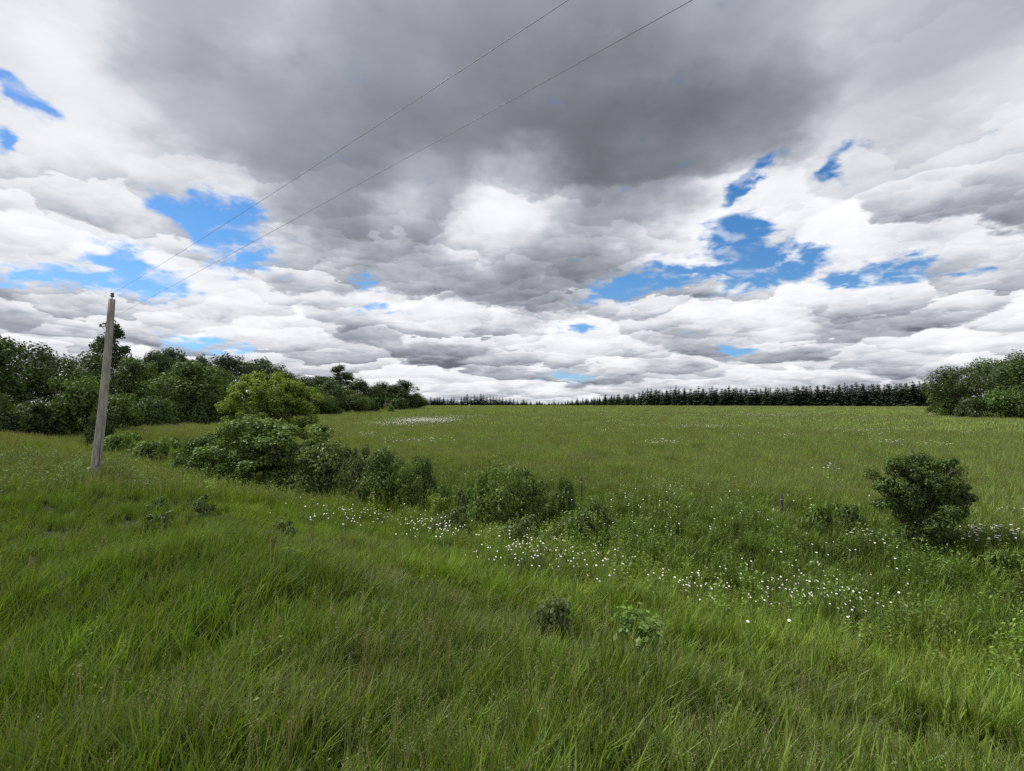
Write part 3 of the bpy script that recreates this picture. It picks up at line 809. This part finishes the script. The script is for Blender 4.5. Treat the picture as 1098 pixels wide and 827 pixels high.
def N_shrub(px, top, base, width, proto, dims, label, name='bush', cat='bush', rz=0.0, group=None):
    p = near(px, base); D_ = p[1]
    e = put_shrub(name, label, proto, p, 1, rz, cat, group)
    hz = at(px, top, D_)[2] - p[2]
    sx = width / F * D_ / dims[0]
    e.scale = (sx, sx, hz / dims[1]); return e
G_D = 'bushes along the ditch and fence line'
for a in [(352, 470, 530, 92, S2, (3.0, 1.55), 'dark green leafy bush right beside the vine covered bush'),
          (412, 480, 545, 92, S3, (3.2, 1.5), 'dark dense bush right of the leafy ones, middle of the bush row'),
          (452, 488, 540, 56, S3, (3.2, 1.5), 'small dark bush ending the bush row on the right'),
          (216, 466, 512, 84, S3, (3.2, 1.5), 'low dark bush left of the yellow green tree'),
          (384, 474, 538, 60, S7, (1.8, 0.95), 'olive bush filling the row between the leafy and the dense dark bush'),
          (434, 486, 546, 54, S4, (2.4, 1.3), 'lighter green bush low at the right end of the bush row'),
          (330, 480, 530, 60, S4, (2.4, 1.3), 'lighter green bush at the foot of the vine covered bush'),
          (240, 478, 520, 66, S2, (3.0, 1.55), 'leafy dark bush low on the left of the vine covered bush'),
          (516, 512, 566, 46, S2, (3.0, 1.55), 'dark leafy bush hard against the left of the loose middle bush'),
          (566, 505, 562, 54, S2, (3.0, 1.55), 'dark leafy bush at the back of the loose middle bush'),
          (486, 540, 580, 60, S7, (1.8, 0.95), 'olive weedy bush below the small yellow green bush'),
          (640, 535, 575, 44, S5, (2.4, 0.7), 'low green bush right of the thin fence stake'),
          (168, 470, 500, 76, S5, (2.4, 0.7), 'low bright green creeper mound right of the utility pole'),
          (130, 464, 488, 60, S5, (2.4, 0.7), 'low green creeper mound close behind the utility pole'),
          (540, 484, 570, 96, S4, (2.4, 1.3), 'loose light green bush standing alone in the middle of the ditch'),
          (585, 520, 565, 44, S4, (2.4, 1.3), 'thin tall stemmed bush on the right of the loose middle bush'),
          (606, 511, 560, 40, S3, (3.2, 1.5), 'little dark bush at the back right of the loose middle bush'),
          (500, 520, 558, 40, S7, (1.8, 0.95), 'olive green low bush left of the loose middle bush'),
          (470, 526, 560, 30, S6, (1.0, 0.95), 'small yellow green bush between the bush row and the loose bush'),
          (620, 545, 585, 60, S7, (1.8, 0.95), 'olive weedy bush right of the loose middle bush, above the daisies'),
          (560, 548, 592, 70, S7, (1.8, 0.95), 'olive weedy bush in front of the loose middle bush')]:
    N_shrub(*a, rz=rng.uniform(0, 6.28), group=G_D)
# the round shrub on the right
rs_ = np.random.default_rng(91)
vb2 = lobes([(-0.52, 0, 1.62, 0.42, 16), (-0.05, 0.05, 1.66, 0.46, 18), (0.42, 0, 1.58, 0.44, 16), (-0.55, 0, 1.25, 0.44, 14), (0.0, 0, 1.25, 0.55, 20), (0.52, 0, 1.15, 0.46, 14), (0.05, -0.1, 0.85, 0.58, 20), (0.12, -0.15, 0.48, 0.50, 16), (0.95, 0, 1.22, 0.24, 8), (0.72, 0, 1.12, 0.25, 6), (0.3, -0.2, 0.22, 0.42, 10), (-0.15, -0.1, 0.25, 0.36, 8)], rs_, 420, 0.040, M_LEAF_SHADE, 'round_bush', 6, 0.028, 0.12, (0.28, 0.5))
pr_ = near(988, 597)
e = put_shrub('round_bush', 'dense dark green round bush standing by itself in the field on the right', vb2, pr_, 1, 0, 'bush')
sx = 88 / F * pr_[1] / 1.72; e.scale = (sx * 1.03, sx * 1.03, (at(988, 486, pr_[1])[2] - pr_[2]) / 2.06)
for a in [(884, 538, 577, 50, S5, (2.4, 0.7), 'low green bush second from the round bush on its left'),
          (912, 540, 580, 44, S3, (3.2, 1.5), 'low dark bush next to the round bush on its left'),
          (1085, 590, 625, 80, S5, (2.4, 0.7), 'low spreading weeds at the right border below the daisies')]:
    N_shrub(*a, rz=rng.uniform(0, 6.28), group='low bushes by the round bush')

# weeds standing in the mown verge
WD = [make_shrub('weed_' + c, 0.55, 0.5, 0.42, mt, 60 + i, 16, 70, 0.042, 0.22, 0.0, 10) for i, (c, mt) in enumerate([('a', M_LEAF_SHADE), ('b', M_LEAF_LIGHT), ('c', M_LEAF_OLIVE)])]
for a in [(172, 543, 556, 22, 0, 'small dark weed, upper of the pair left of the single dark weed on the verge'),
          (170, 560, 578, 30, 0, 'dark weed tuft, lower of the pair on the verge below the pole'),
          (215, 542, 560, 26, 0, 'single dark round weed on the verge in front of the vine covered bush'),
          (304, 568, 583, 28, 0, 'low flat dark weed on the verge, above the pale topped weed'),
          (314, 597, 621, 30, 1, 'dark weed with pale green tips in the verge grass'),
          (690, 660, 726, 70, 1, 'dark hollow weed clump with pale leafy tips, largest in the near grass'),
          (594, 640, 702, 44, 2, 'brownish weed clump left of the hollow weed clump'),
          (814, 752, 790, 26, 2, 'small weed stalk with pale leaves in the dry grass at lower right'),
          (668, 612, 640, 30, 1, 'green weed below the white daisies in the ditch')]:
    k = a[4]
    N_shrub(a[0], a[1] - 14, a[2] - 2, a[3] * 1.25, WD[k], (0.55, 0.42), a[5], 'weed', 'weed', rng.uniform(0, 6.28), 'weeds on the verge')

# fence stakes
M_STAKE = bark_mat('old_stake', (0.03, 0.027, 0.024), (0.07, 0.064, 0.056), 12)
M_PALE = bark_mat('pale_stake', (0.42, 0.38, 0.32), (0.55, 0.5, 0.43), 12)
for (px, top, base, wd, mt, lab) in [(838.5, 530, 562, 0.032, M_STAKE, 'short dark fence stake alone in the meadow left of the round bush'),
                                    (623.5, 511, 545, 0.024, M_STAKE, 'thin dark fence stake right of the loose middle bush')]:
    p = near(px, base); hgt = at(px, top, p[1])[2] - p[2]
    s = empty('fence_stake', p)
    obj('stake', Bag().tube([(0, 0, -.1), (0.01, 0, hgt * .5), (0, 0.01, hgt - .02), (0, 0.01, hgt)], [wd, wd * .95, wd * .9, wd * .5], 8).mesh('stake', mt), s)
    obj('wire_clip', Bag().tube([(-wd * 1.2, -wd, hgt * .82), (wd * 1.2, -wd, hgt * .82)], 0.006, 5).mesh('wire_clip', M_STEEL), s)
    tag(s, lab, 'fence stake', 'fence stakes')
p = on_ground(503.5, 240); hgt = at(503.5, 434, 240)[2] - p[2]
tag(obj('marker_post', Bag().tube([(0, 0, -.2), (0, 0, hgt - .1), (0, 0, hgt)], [.28, .28, .15], 8).mesh('marker_post', M_PALE), None, p), 'pale marker post far out at the field edge before the far conifers', 'marker post')

# ------------------------------------------------------------------ grass
def blades(n, rad, h0, h1, w, bend, r, wind=(0.25, 0.05), droop=0.0):
    a = r.uniform(0, 6.283, n); q = rad * np.sqrt(r.uniform(0, 1, n))
    base = np.stack([q * np.cos(a), q * np.sin(a), np.full(n, -0.03)], -1)
    H = r.uniform(h0, h1, n); la = r.uniform(0, 6.283, n)
    lean = np.stack([np.cos(la), np.sin(la), np.zeros(n)], -1) * (bend * r.uniform(0.2, 1.2, n))[:, None] + np.array([*wind, 0])
    ln = np.linalg.norm(lean, axis=1, keepdims=True)
    sd_ = np.stack([-lean[:, 1], lean[:, 0], np.zeros(n)], -1) / (ln + 1e-6)
    tw = r.uniform(-0.9, 0.9, n)[:, None]; sd_ = sd_ * np.cos(tw) + np.array([0, 0, 0]) + (lean / (ln + 1e-6)) * np.sin(tw)
    lv = [0.0, 0.38, 0.72, 1.0]; ws = [0.8, 1.0, 0.7, 0.0]
    W_ = w * r.uniform(0.6, 1.3, n)
    rows = []
    for t, k in zip(lv, ws):
        c = base + lean * (H * t * t)[:, None]; c[:, 2] = base[:, 2] + H * (t - (0.25 * ln[:, 0] + droop) * t * t)
        if k == 0: rows.append(c)
        else: rows += [c - sd_ * (W_ * k * .5)[:, None], c + sd_ * (W_ * k * .5)[:, None]]
    V = np.stack(rows, 1).reshape(-1, 3)
    o = np.arange(n)[:, None] * 7
    Q = np.concatenate([o + np.array([[0, 1, 3, 2]]), o + np.array([[2, 3, 5, 4]])], 1).reshape(-1, 4)
    T = (o + np.array([[4, 5, 6]]))
    s = np.clip(r.normal(0.45, 0.33, n), 0, 1)
    return V, Q, T, np.concatenate([np.repeat(s, 2), s])
def seed_heads(n, rad, h0, h1, r, head=0.09, wind=(0.12, 0.03), thick=0.0022):
    V = []; Fq = []; m = 0
    for _ in range(n):
        a = r.uniform(0, 6.283); q = rad * math.sqrt(r.random()); H = r.uniform(h0, h1)
        l = np.array([r.normal() * .12 + wind[0], r.normal() * .12 + wind[1], 0])
        b0 = np.array([q * math.cos(a), q * math.sin(a), 0]); pts = [b0 + l * H * t * t + np.array([0, 0, H * t]) for t in (0, .4, .75, 1)]
        for i in range(3):
            sdv = np.array([thick, thick * .5, 0])
            V += [pts[i] - sdv, pts[i] + sdv, pts[i + 1] + sdv, pts[i + 1] - sdv]; Fq.append([m, m + 1, m + 2, m + 3]); m += 4
        k = 16
        C = pts[3] + np.stack([r.normal(0, .008, k), r.normal(0, .008, k), -np.linspace(0, head, k)], -1)
        v, f = leaf_quads(C, r.normal(size=(k, 3)), max(0.010, head * 0.17), 0.45, r)
        V += list(v); Fq += list(f + m); m += len(v)
    return np.array(V), np.array(Fq)
M_GRASS = leaf_mat('grass_blades', (0.052, 0.098, 0.014), (0.112, 0.172, 0.030), 0.32, 0.02, 0.22, True)
M_SEED = leaf_mat('grass_seed_heads', (0.13, 0.13, 0.055), (0.21, 0.21, 0.105), 0.3, 0.02, 0.2, True, 0.15)
M_BROAD = leaf_mat('weed_leaves', (0.045, 0.085, 0.022), (0.10, 0.155, 0.042), 0.3, 0.02, 0.3, True)
PROTO = bpy.data.collections.new('grass_sources')
def proto(name, parts):
    V = []; Fs = []; sh = []; mi = []; n = 0; mats = []
    for (v, faces, s, mt) in parts:
        if mt not in mats: mats.append(mt)
        for f in faces:
            Fs.append(np.asarray(f) + n); mi.append(np.full(len(f), mats.index(mt)))
        sh.append(s); V.append(v); n += len(v)
    me = mesh(name, np.concatenate(V), Fs, None, {'shade': np.concatenate(sh)})
    for mt in mats: me.materials.append(mt)
    me.polygons.foreach_set('material_index', np.concatenate(mi).astype(np.int32))
    o = bpy.data.objects.new(name, me); PROTO.objects.link(o); return o
gr = np.random.default_rng(5)
def bl(*a, **k):
    V, Q, T, s = blades(*a, gr, **k); return (V, [Q, T], s, M_GRASS)
def dead(*a, **k):
    V, Q, T, s = blades(*a, gr, **k); return (V, [Q, T], s, M_SEED)
def sh_(*a, **k):
    V, Q = seed_heads(*a, gr, **k); return (V, [Q], np.clip(gr.normal(.5, .3, len(Q)), 0, 1), M_SEED)
def brd(n, rad, h):
    C = np.stack([gr.normal(0, rad, n), gr.normal(0, rad, n), gr.uniform(.1, h, n)], -1)
    V, Q = leaf_quads(C, np.stack([gr.normal(0, .5, n), gr.normal(0, .5, n), np.ones(n)], -1), 0.040 * gr.uniform(.5, 1.4, n), 0.55, gr)
    return (V, [Q], np.clip(gr.normal(.5, .3, n), 0, 1), M_BROAD)
# kinds are read in name order: 0-3 lush, 4-6 seeding, 7-8 leafy, 9-10 thin dry, 11-14 wide patches, 15-17 far patches
for q in range(4): proto('k%02d' % q, [bl(32, 0.10, 0.20, 0.54, (0.0095, 0.0115, 0.0135, 0.016)[q], 0.55, wind=(0.06, 0.01)), dead(3, 0.11, 0.15, 0.45, 0.005, 1.0)])
for q in range(3): proto('k%02d' % (4 + q), [bl(28, 0.10, 0.24, 0.50, 0.007, 0.5, wind=(0.14, 0.02)), sh_(2, 0.08, 0.42, 0.70)])
for q in range(2): proto('k%02d' % (7 + q), [bl(12, 0.12, 0.15, 0.38, 0.006, 0.5), brd(46, 0.09, 0.30)])
for q in range(2): proto('k%02d' % (9 + q), [bl(22, 0.11, 0.18, 0.46, 0.0058, 1.05), dead(9, 0.12, 0.2, 0.5, 0.005, 1.1), sh_(2, 0.09, 0.3, 0.5, head=.06)])
for q in range(4): proto('k%02d' % (11 + q), [bl(70, 0.38, 0.22, 0.54, 0.011, 0.32, wind=(0.08, 0)), dead(6, 0.38, 0.2, 0.45, 0.008, 0.7), sh_(4, 0.36, 0.42, 0.62, head=.10, thick=.004)])
for q in range(3): proto('k%02d' % (15 + q), [bl(80, 1.0, 0.25, 0.55, 0.045, 0.35), sh_(8, 0.9, 0.42, 0.6, head=.16, thick=.012)])

def herb(n, rad, h, L):
    V = []; Qs = []; m = 0; C = []; Nn = []
    for _ in range(n):
        a = gr.uniform(0, 6.283); q = rad * math.sqrt(gr.random()); H = h * gr.uniform(.6, 1.1)
        b0 = np.array([q * math.cos(a), q * math.sin(a), 0]); l = np.array([gr.normal() * .12, gr.normal() * .12, 1.0]) * H
        sdv = np.array([.003, .001, 0]); V += [b0 - sdv, b0 + sdv, b0 + l + sdv * .4, b0 + l - sdv * .4]; Qs.append([m, m + 1, m + 2, m + 3]); m += 4
        k = int(H / .035); t = np.linspace(.15, 1, k); az_ = gr.uniform(0, 6.283, k)
        out = np.stack([np.cos(az_), np.sin(az_), 0.25 + 0 * t], -1)
        C.append(b0 + l * t[:, None] + out * L * .45); Nn.append(np.stack([-np.cos(az_) * .5, -np.sin(az_) * .5, np.ones(k)], -1) + gr.normal(0, .3, (k, 3)))
    v, f = leaf_quads(np.concatenate(C), np.concatenate(Nn), L * gr.uniform(.6, 1.2, sum(map(len, C))), .5, gr)
    V = np.concatenate([np.array(V), v]); Q = np.concatenate([np.array(Qs), f + m])
    return (V, [Q], np.clip(gr.normal(.5, .28, len(Q)), 0, 1), M_BROAD)
for q in range(3): proto('k%02d' % (18 + q), [herb(9, 0.14, 0.62, 0.055), bl(10, 0.12, 0.2, 0.4, 0.006, 0.5)])

def scatter(name, P_, rot, scl, idx, tint, label, cat):
    me = bpy.data.meshes.new(name)
    n = len(P_)
    me.vertices.add(n); me.vertices.foreach_set('co', np.asarray(P_, np.float32).ravel())
    def attr(nm, ty, arr, key):
        a = me.attributes.new(nm, ty, 'POINT'); a.data.foreach_set(key, arr.ravel())
    attr('rot', 'FLOAT_VECTOR', np.asarray(rot, np.float32), 'vector')
    attr('scl', 'FLOAT_VECTOR', np.asarray(scl, np.float32), 'vector')
    attr('idx', 'INT', np.asarray(idx, np.int32), 'value')
    attr('tint', 'FLOAT_COLOR', np.concatenate([tint, np.ones((n, 1))], 1).astype(np.float32), 'color')
    o = obj(name, me); tag(o, label, cat, None, 'stuff')
    ng = bpy.data.node_groups.get('scatter_points')
    if ng is None:
        ng = bpy.data.node_groups.new('scatter_points', 'GeometryNodeTree')
        ng.interface.new_socket('Geometry', in_out='INPUT', socket_type='NodeSocketGeometry')
        ng.interface.new_socket('Geometry', in_out='OUTPUT', socket_type='NodeSocketGeometry')
        gi = ng.nodes.new('NodeGroupInput'); go = ng.nodes.new('NodeGroupOutput')
        ip = ng.nodes.new('GeometryNodeInstanceOnPoints'); ci = ng.nodes.new('GeometryNodeCollectionInfo')
        ci.inputs['Collection'].default_value = PROTO
        ci.inputs['Separate Children'].default_value = True; ci.inputs['Reset Children'].default_value = True
        def na(nm, ty):
            x = ng.nodes.new('GeometryNodeInputNamedAttribute'); x.data_type = ty; x.inputs['Name'].default_value = nm
            return [s for s in x.outputs if s.enabled and s.name == 'Attribute'][0]
        L = ng.links.new
        L(gi.outputs[0], ip.inputs['Points']); L(ci.outputs[0], ip.inputs['Instance'])
        ip.inputs['Pick Instance'].default_value = True
        L(na('idx', 'INT'), ip.inputs['Instance Index']); L(na('rot', 'FLOAT_VECTOR'), ip.inputs['Rotation']); L(na('scl', 'FLOAT_VECTOR'), ip.inputs['Scale'])
        L(ip.outputs[0], go.inputs[0])
    o.modifiers.new('scatter', 'NODES').node_group = ng
    return o

_ph = np.random.default_rng(3).uniform(0, 6.28, (6, 12))
def patch(x, y, wl, s=0):                           # soft random patches, about -1..1
    o = 0; n = 6
    for k in range(n):
        a = _ph[s, k]; f = 6.283 / wl * (0.6 + 0.9 * ((k * 0.37 + a) % 1))
        o = o + np.sin(f * (x * math.cos(a * 7) + y * math.sin(a * 7)) + _ph[s, k + 6])
    return o / n * 1.6
LUSH = np.array([1.48, 1.32, 0.90]); SLOPE = np.array([1.92, 1.68, 0.92]); DITCH = np.array([1.45, 1.32, 0.88])
FIELD = np.array([2.22, 1.90, 2.15]); DRY = np.array([1.7, 1.2, 1.7]); RED = np.array([2.25, 1.62, 2.1])
def lerp(a, b, t): return a + (b - a) * np.asarray(t)[..., None]
PALE = [(gp(275, 735, .3), .75, .9), (gp(470, 770, .3), .6, .55), (gp(770, 790, .3), .8, .8), (gp(640, 690, .3), .6, .6), (gp(1010, 660, .3), .7, .4)]
def pale_at(x, y):
    o = 0 * x
    for c, q, a in PALE: o = np.maximum(o, a * np.exp(-((x - c[0]) ** 2 + (y - c[1]) ** 2) / q ** 2))
    return o
def tint_at(x, y):
    d = across(x, y) + 0.5 * patch(x, y, 9, 0)
    r = np.hypot(x, y)
    c = np.broadcast_to(LUSH, (len(x), 3))
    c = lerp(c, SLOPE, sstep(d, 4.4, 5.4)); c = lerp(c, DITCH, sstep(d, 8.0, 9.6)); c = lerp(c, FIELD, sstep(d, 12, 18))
    c = lerp(c, DRY * 1.1, 0.85 * (1 - sstep(r, 9, 15)) * np.exp(-((d - 4.35) / 0.36) ** 2) * sstep(patch(x, y, 6, 1), -0.6, 0.5))
    c = lerp(c, np.array([1.9, 1.6, 1.6]), pale_at(x, y) * .75)
    c = lerp(c, RED, 0.40 * sstep(patch(x, y, 14, 2), 0.15, 0.9) * sstep(d, 11, 16))
    c = lerp(c, LUSH * 1.1, 0.5 * sstep(patch(x, y, 7, 3), 0.2, 0.9) * (1 - sstep(d, 12, 16)))
    c = lerp(c, DRY * .9, 0.45 * sstep(patch(x, y, 3.1, 4), 0.35, 1.0) * (1 - sstep(d, 5, 7)))
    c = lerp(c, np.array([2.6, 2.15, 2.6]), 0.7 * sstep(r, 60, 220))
    return c * (1 + 0.12 * patch(x, y, 2.3, 5) + np.random.default_rng(9).normal(0, 0.11, len(x)))[:, None].clip(.5)
def in_view(x, y, half=58): return np.abs(np.degrees(np.arctan2(x, y))) < half
GRASS = dict(P=[], rot=[], scl=[], idx=[], far=[])
def band(r0, r1, n, fn):
    r = np.sqrt(gr.uniform(r0 * r0, r1 * r1, n)); a = gr.uniform(-R(57), R(57), n)
    x, y = r * np.sin(a), r * np.cos(a)
    keep = across(x, y) > -1.6
    keep &= gr.random(n) < 0.72 + 0.36 * patch(x, y, 0.9, 1)
    keep &= ~((x < -30) & (y < 0.62 * -x + 18) & (across(x, y) < 3))
    x, y = x[keep], y[keep]; n = len(x)
    idx, s = fn(x, y, n)
    GRASS['P'].append(np.stack([x, y, G(x, y)], -1)); GRASS['idx'].append(idx)
    GRASS['rot'].append(np.stack([gr.normal(0, .08, n), gr.normal(0, .08, n), gr.uniform(-.9, .9, n)], -1))
    sz = s * gr.uniform(.75, 1.25, n)
    GRASS['scl'].append(np.stack([s * np.ones(n), s * np.ones(n), sz], -1))
def near_kind(x, y, n):
    d = across(x, y); u = gr.random(n)
    idx = gr.integers(0, 4, n)
    seed = 0.03 + 0.09 * sstep(patch(x, y, 2.2, 1), 0.1, 0.8) + 0.18 * sstep(-np.hypot(x - .2, y - 3.2), -2.2, -.8) * .8 + 0.15 * sstep(d, 11, 14)
    idx = np.where(u < seed, gr.integers(4, 7, n), idx)
    leafy = 0.03 + 0.09 * sstep(patch(x, y, 1.6, 3), 0.0, .7) + 0.16 * np.exp(-((d - 9.8) / 1.5) ** 2)
    u2 = gr.random(n); idx = np.where(u2 < leafy, gr.integers(7, 9, n), idx)
    u4 = gr.random(n); hb = 0.05 + 0.55 * np.exp(-((d - 10.3) / 1.4) ** 2) * sstep(patch(x, y, 4, 0), -0.9, 0.6) * (1 - 0.6 * sstep(x, 1.5, 4))
    idx = np.where((u4 < hb) & (d > 6.5), gr.integers(18, 21, n), idx)
    dry = 0.7 * (1 - sstep(np.hypot(x, y), 9, 15)) * np.exp(-((d - 4.35) / 0.42) ** 2) + 0.4 * sstep(patch(x, y, 3.1, 4), 0.35, 1.0) * (1 - sstep(d, 4, 7))
    dry = np.maximum(dry, pale_at(x, y) * .7)
    u3 = gr.random(n); idx = np.where(u3 < dry, gr.integers(9, 11, n), idx)
    s = 0.88 + 0.16 * patch(x, y, 1.7, 2) - 0.22 * np.exp(-((d - 4.35) / 0.5) ** 2) + 0.1 * np.exp(-((d - 7.2) / 1.2) ** 2)
    s = s * (1 - 0.30 * sstep(np.hypot(x, y), 7, 11) * (1 - sstep(d, 6.5, 8)))
    return idx, np.clip(s, .45, 1.5)
band(0.9, 5, 4600, near_kind); band(5, 10, 8500, near_kind); band(10, 17, 12000, near_kind)
band(15, 28, 15000, lambda x, y, n: (np.where(gr.random(n) < .5, gr.integers(11, 15, n), np.where((gr.random(n) < .35) & (across(x, y) < 12.5), gr.integers(18, 21, n), gr.integers(0, 9, n))), 0.95 + 0.12 * patch(x, y, 3, 2)))
band(28, 60, 20000, lambda x, y, n: (gr.integers(11, 15, n), 1.05 + 0.12 * patch(x, y, 6, 2)))
band(60, 130, 16000, lambda x, y, n: (gr.integers(15, 18, n), 0.9 + 0.12 * patch(x, y, 12, 2)))
band(130, 300, 20000, lambda x, y, n: (gr.integers(15, 18, n), 1.15 + 0.1 * patch(x, y, 25, 2)))
band(300, 520, 9000, lambda x, y, n: (gr.integers(15, 18, n), 1.6 + 0 * x))
P_ = np.concatenate(GRASS['P']); rot = np.concatenate(GRASS['rot']); scl = np.concatenate(GRASS['scl']); idx = np.concatenate(GRASS['idx'])
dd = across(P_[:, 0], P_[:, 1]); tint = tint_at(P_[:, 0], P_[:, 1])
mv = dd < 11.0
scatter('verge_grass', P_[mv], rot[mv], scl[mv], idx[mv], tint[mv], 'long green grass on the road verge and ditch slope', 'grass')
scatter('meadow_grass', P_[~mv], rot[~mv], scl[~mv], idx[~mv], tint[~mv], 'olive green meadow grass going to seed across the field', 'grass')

# ------------------------------------------------------------------ white daisies
M_PETAL = plain_mat('daisy_petals', (0.80, 0.80, 0.77), 0.6)
M_EYE = plain_mat('daisy_eye', (0.62, 0.42, 0.05), 0.7)
M_STALK = plain_mat('daisy_stalk', (0.06, 0.10, 0.03), 0.7)
def daisy_mesh(name, h, R_, seed):
    r = np.random.default_rng(seed)
    lean = np.array([r.normal() * .06, r.normal() * .06, 0])
    top = lean + np.array([0, 0, h])
    V, Q, T = tube([(0, 0, -.05), lean * .4 + np.array([0, 0, h * .5]), top], [.0035, .003, .0025], 5)
    nrm = unit(np.array([r.normal() * .35, r.normal() * .35 - .35, 1.0])); A = unit(np.cross(nrm, [0.3, 1, 0.2])); B = np.cross(nrm, A)
    pv = []; pf = []; k = 13
    for i in range(k):
        a = 6.283 * i / k; u = math.cos(a) * A + math.sin(a) * B; w = -math.sin(a) * A + math.cos(a) * B
        n0 = len(pv)
        pv += [top + u * R_ * .18 - w * R_ * .07, top + u * R_ * .75 - w * R_ * .17 + nrm * R_ * .10, top + u * R_ + nrm * R_ * .02, top + u * R_ * .75 + w * R_ * .17 + nrm * R_ * .10, top + u * R_ * .18 + w * R_ * .07]
        pf.append([n0, n0 + 1, n0 + 2, n0 + 3, n0 + 4])
    th_ = np.linspace(0, 6.283, 9)[:-1]
    ring = [top + nrm * R_ * .05 + (np.cos(q) * A + np.sin(q) * B) * R_ * .30 for q in th_]; cap_ = top + nrm * R_ * .20
    ev = np.array(ring + [cap_]); ef = [[i, (i + 1) % 8, 8] for i in range(8)]
    n1 = len(V); n2 = n1 + len(pv)
    me = mesh(name, np.concatenate([V, np.array(pv), ev]), [Q, T, np.array(pf) + n1, np.array(ef) + n2])
    for q in (M_STALK, M_PETAL, M_EYE): me.materials.append(q)
    me.polygons.foreach_set('material_index', np.array([0] * (len(Q) + len(T)) + [1] * len(pf) + [2] * len(ef), np.int32))
    return me
DM = [daisy_mesh('daisy', (.52 + .05 * i), .0145, 70 + i) for i in range(5)]
for i, me in enumerate(DM): proto('k%02d' % (21 + i), [(np.zeros((3, 3)), [np.array([[0, 1, 2]])], np.zeros(1), M_PETAL)]).data = me
dr = np.random.default_rng(17)
DAISIES = [  # centre, half size, tilt, how many, label
 (375, 556, 46, 9, 0.14, 34, 'white daisy in the pale drift below the dark bush row, left end of the ditch'),
 (470, 570, 34, 6, 0.2, 30, 'white daisy in the dense drift below the small yellow green bush'),
 (575, 597, 66, 11, 0.28, 62, 'white daisy in the long drift below the loose middle bush'),
 (648, 606, 22, 12, 0.1, 20, 'white daisy in the little drift at the right end of the loose bush'),
 (655, 556, 50, 18, 0.1, 26, 'white daisy scattered in the meadow right of the olive weedy bush'),
 (735, 632, 40, 8, 0.15, 18, 'white daisy in the thin line between the two large ditch drifts'),
 (860, 640, 62, 18, 0.1, 62, 'white daisy in the broad drift below and left of the round bush'),
 (935, 655, 34, 16, 0.15, 14, 'white daisy in the straggling end of the drift below the round bush'),
 (770, 575, 70, 24, 0.0, 14, 'single white daisy thinly scattered across the open middle of the ditch'),
]
nd = 0
for (cx_, cy_, hx, hy, tl, n, lab) in DAISIES:
    for _ in range(n):
        u, v = dr.normal(0, .62), dr.normal(0, .66)
        p = gp(cx_ + u * hx, cy_ + v * hy + tl * u * hx, 0.50)
        o = obj('daisy', DM[dr.integers(5)], None, p); o.rotation_euler = (0, 0, dr.normal(0, .5)); s_ = dr.uniform(.6, 1.08); o.scale = (s_, s_, dr.uniform(.9, 1.12))
        tag(o, lab, 'daisy', 'white daisies along the ditch'); nd += 1
# drifts of daisies out in the field and by the right border, past counting
FP = []; FS = []; FI = []
FZ = []
def drift(cx_, cy_, hx, hy, n, s0, hh=0.5, sz=1.0):
    for _ in range(n):
        px, py = cx_ + dr.normal(0, .5) * hx, cy_ + dr.normal(0, .5) * hy
        if py < 439: continue
        p = gp(px, py, hh); FZ.append(sz); FP.append(p); FS.append(s0 * dr.uniform(.8, 1.3)); FI.append(dr.integers(21, 26))
drift(1062, 574, 44, 9, 80, 1.5, .32, .62); drift(940, 578, 26, 4, 16, 1.5, .32, .62); drift(1010, 566, 40, 10, 16, 1.3, .32, .62); drift(1085, 548, 30, 3, 12, 1.4, .32, .62)
drift(890, 504, 10, 2, 14, 1.3); drift(455, 451, 34, 2.6, 1500, 2.6); drift(425, 455, 30, 2.5, 260, 2.3); drift(480, 447, 50, 2, 260, 2.6)
drift(590, 444, 26, 1.0, 60, 1.9); drift(395, 467, 26, 1.6, 40, 1.4); drift(345, 462, 20, 1.6, 30, 1.4)
for _ in range(26):
    drift(dr.uniform(420, 1090), 441 + 40 * dr.random() ** 2.2, dr.uniform(14, 44), dr.uniform(.6, 1.6), int(dr.uniform(10, 40)), 2.2)
drift(830, 445, 60, 2.0, 420, 2.8); drift(760, 458, 40, 1.2, 90, 2.2); drift(925, 462, 50, 1.5, 80, 2.2)
drift(375, 556, 60, 12, 40, .75); drift(470, 571, 44, 9, 40, .75); drift(580, 598, 80, 15, 60, .7); drift(860, 640, 90, 26, 60, .65); drift(735, 630, 70, 12, 24, .7)
drift(700, 540, 160, 26, 70, 0.85); drift(900, 600, 120, 14, 26, 1.0)
n = len(FP)
scatter('daisy_drift', np.array(FP), np.stack([np.zeros(n), np.zeros(n), dr.normal(0, .5, n)], -1), np.stack([FS, FS, FZ], -1), np.array(FI), np.ones((n, 3)), 'white daisies in pale drifts across the far field and by the right border', 'flowers')
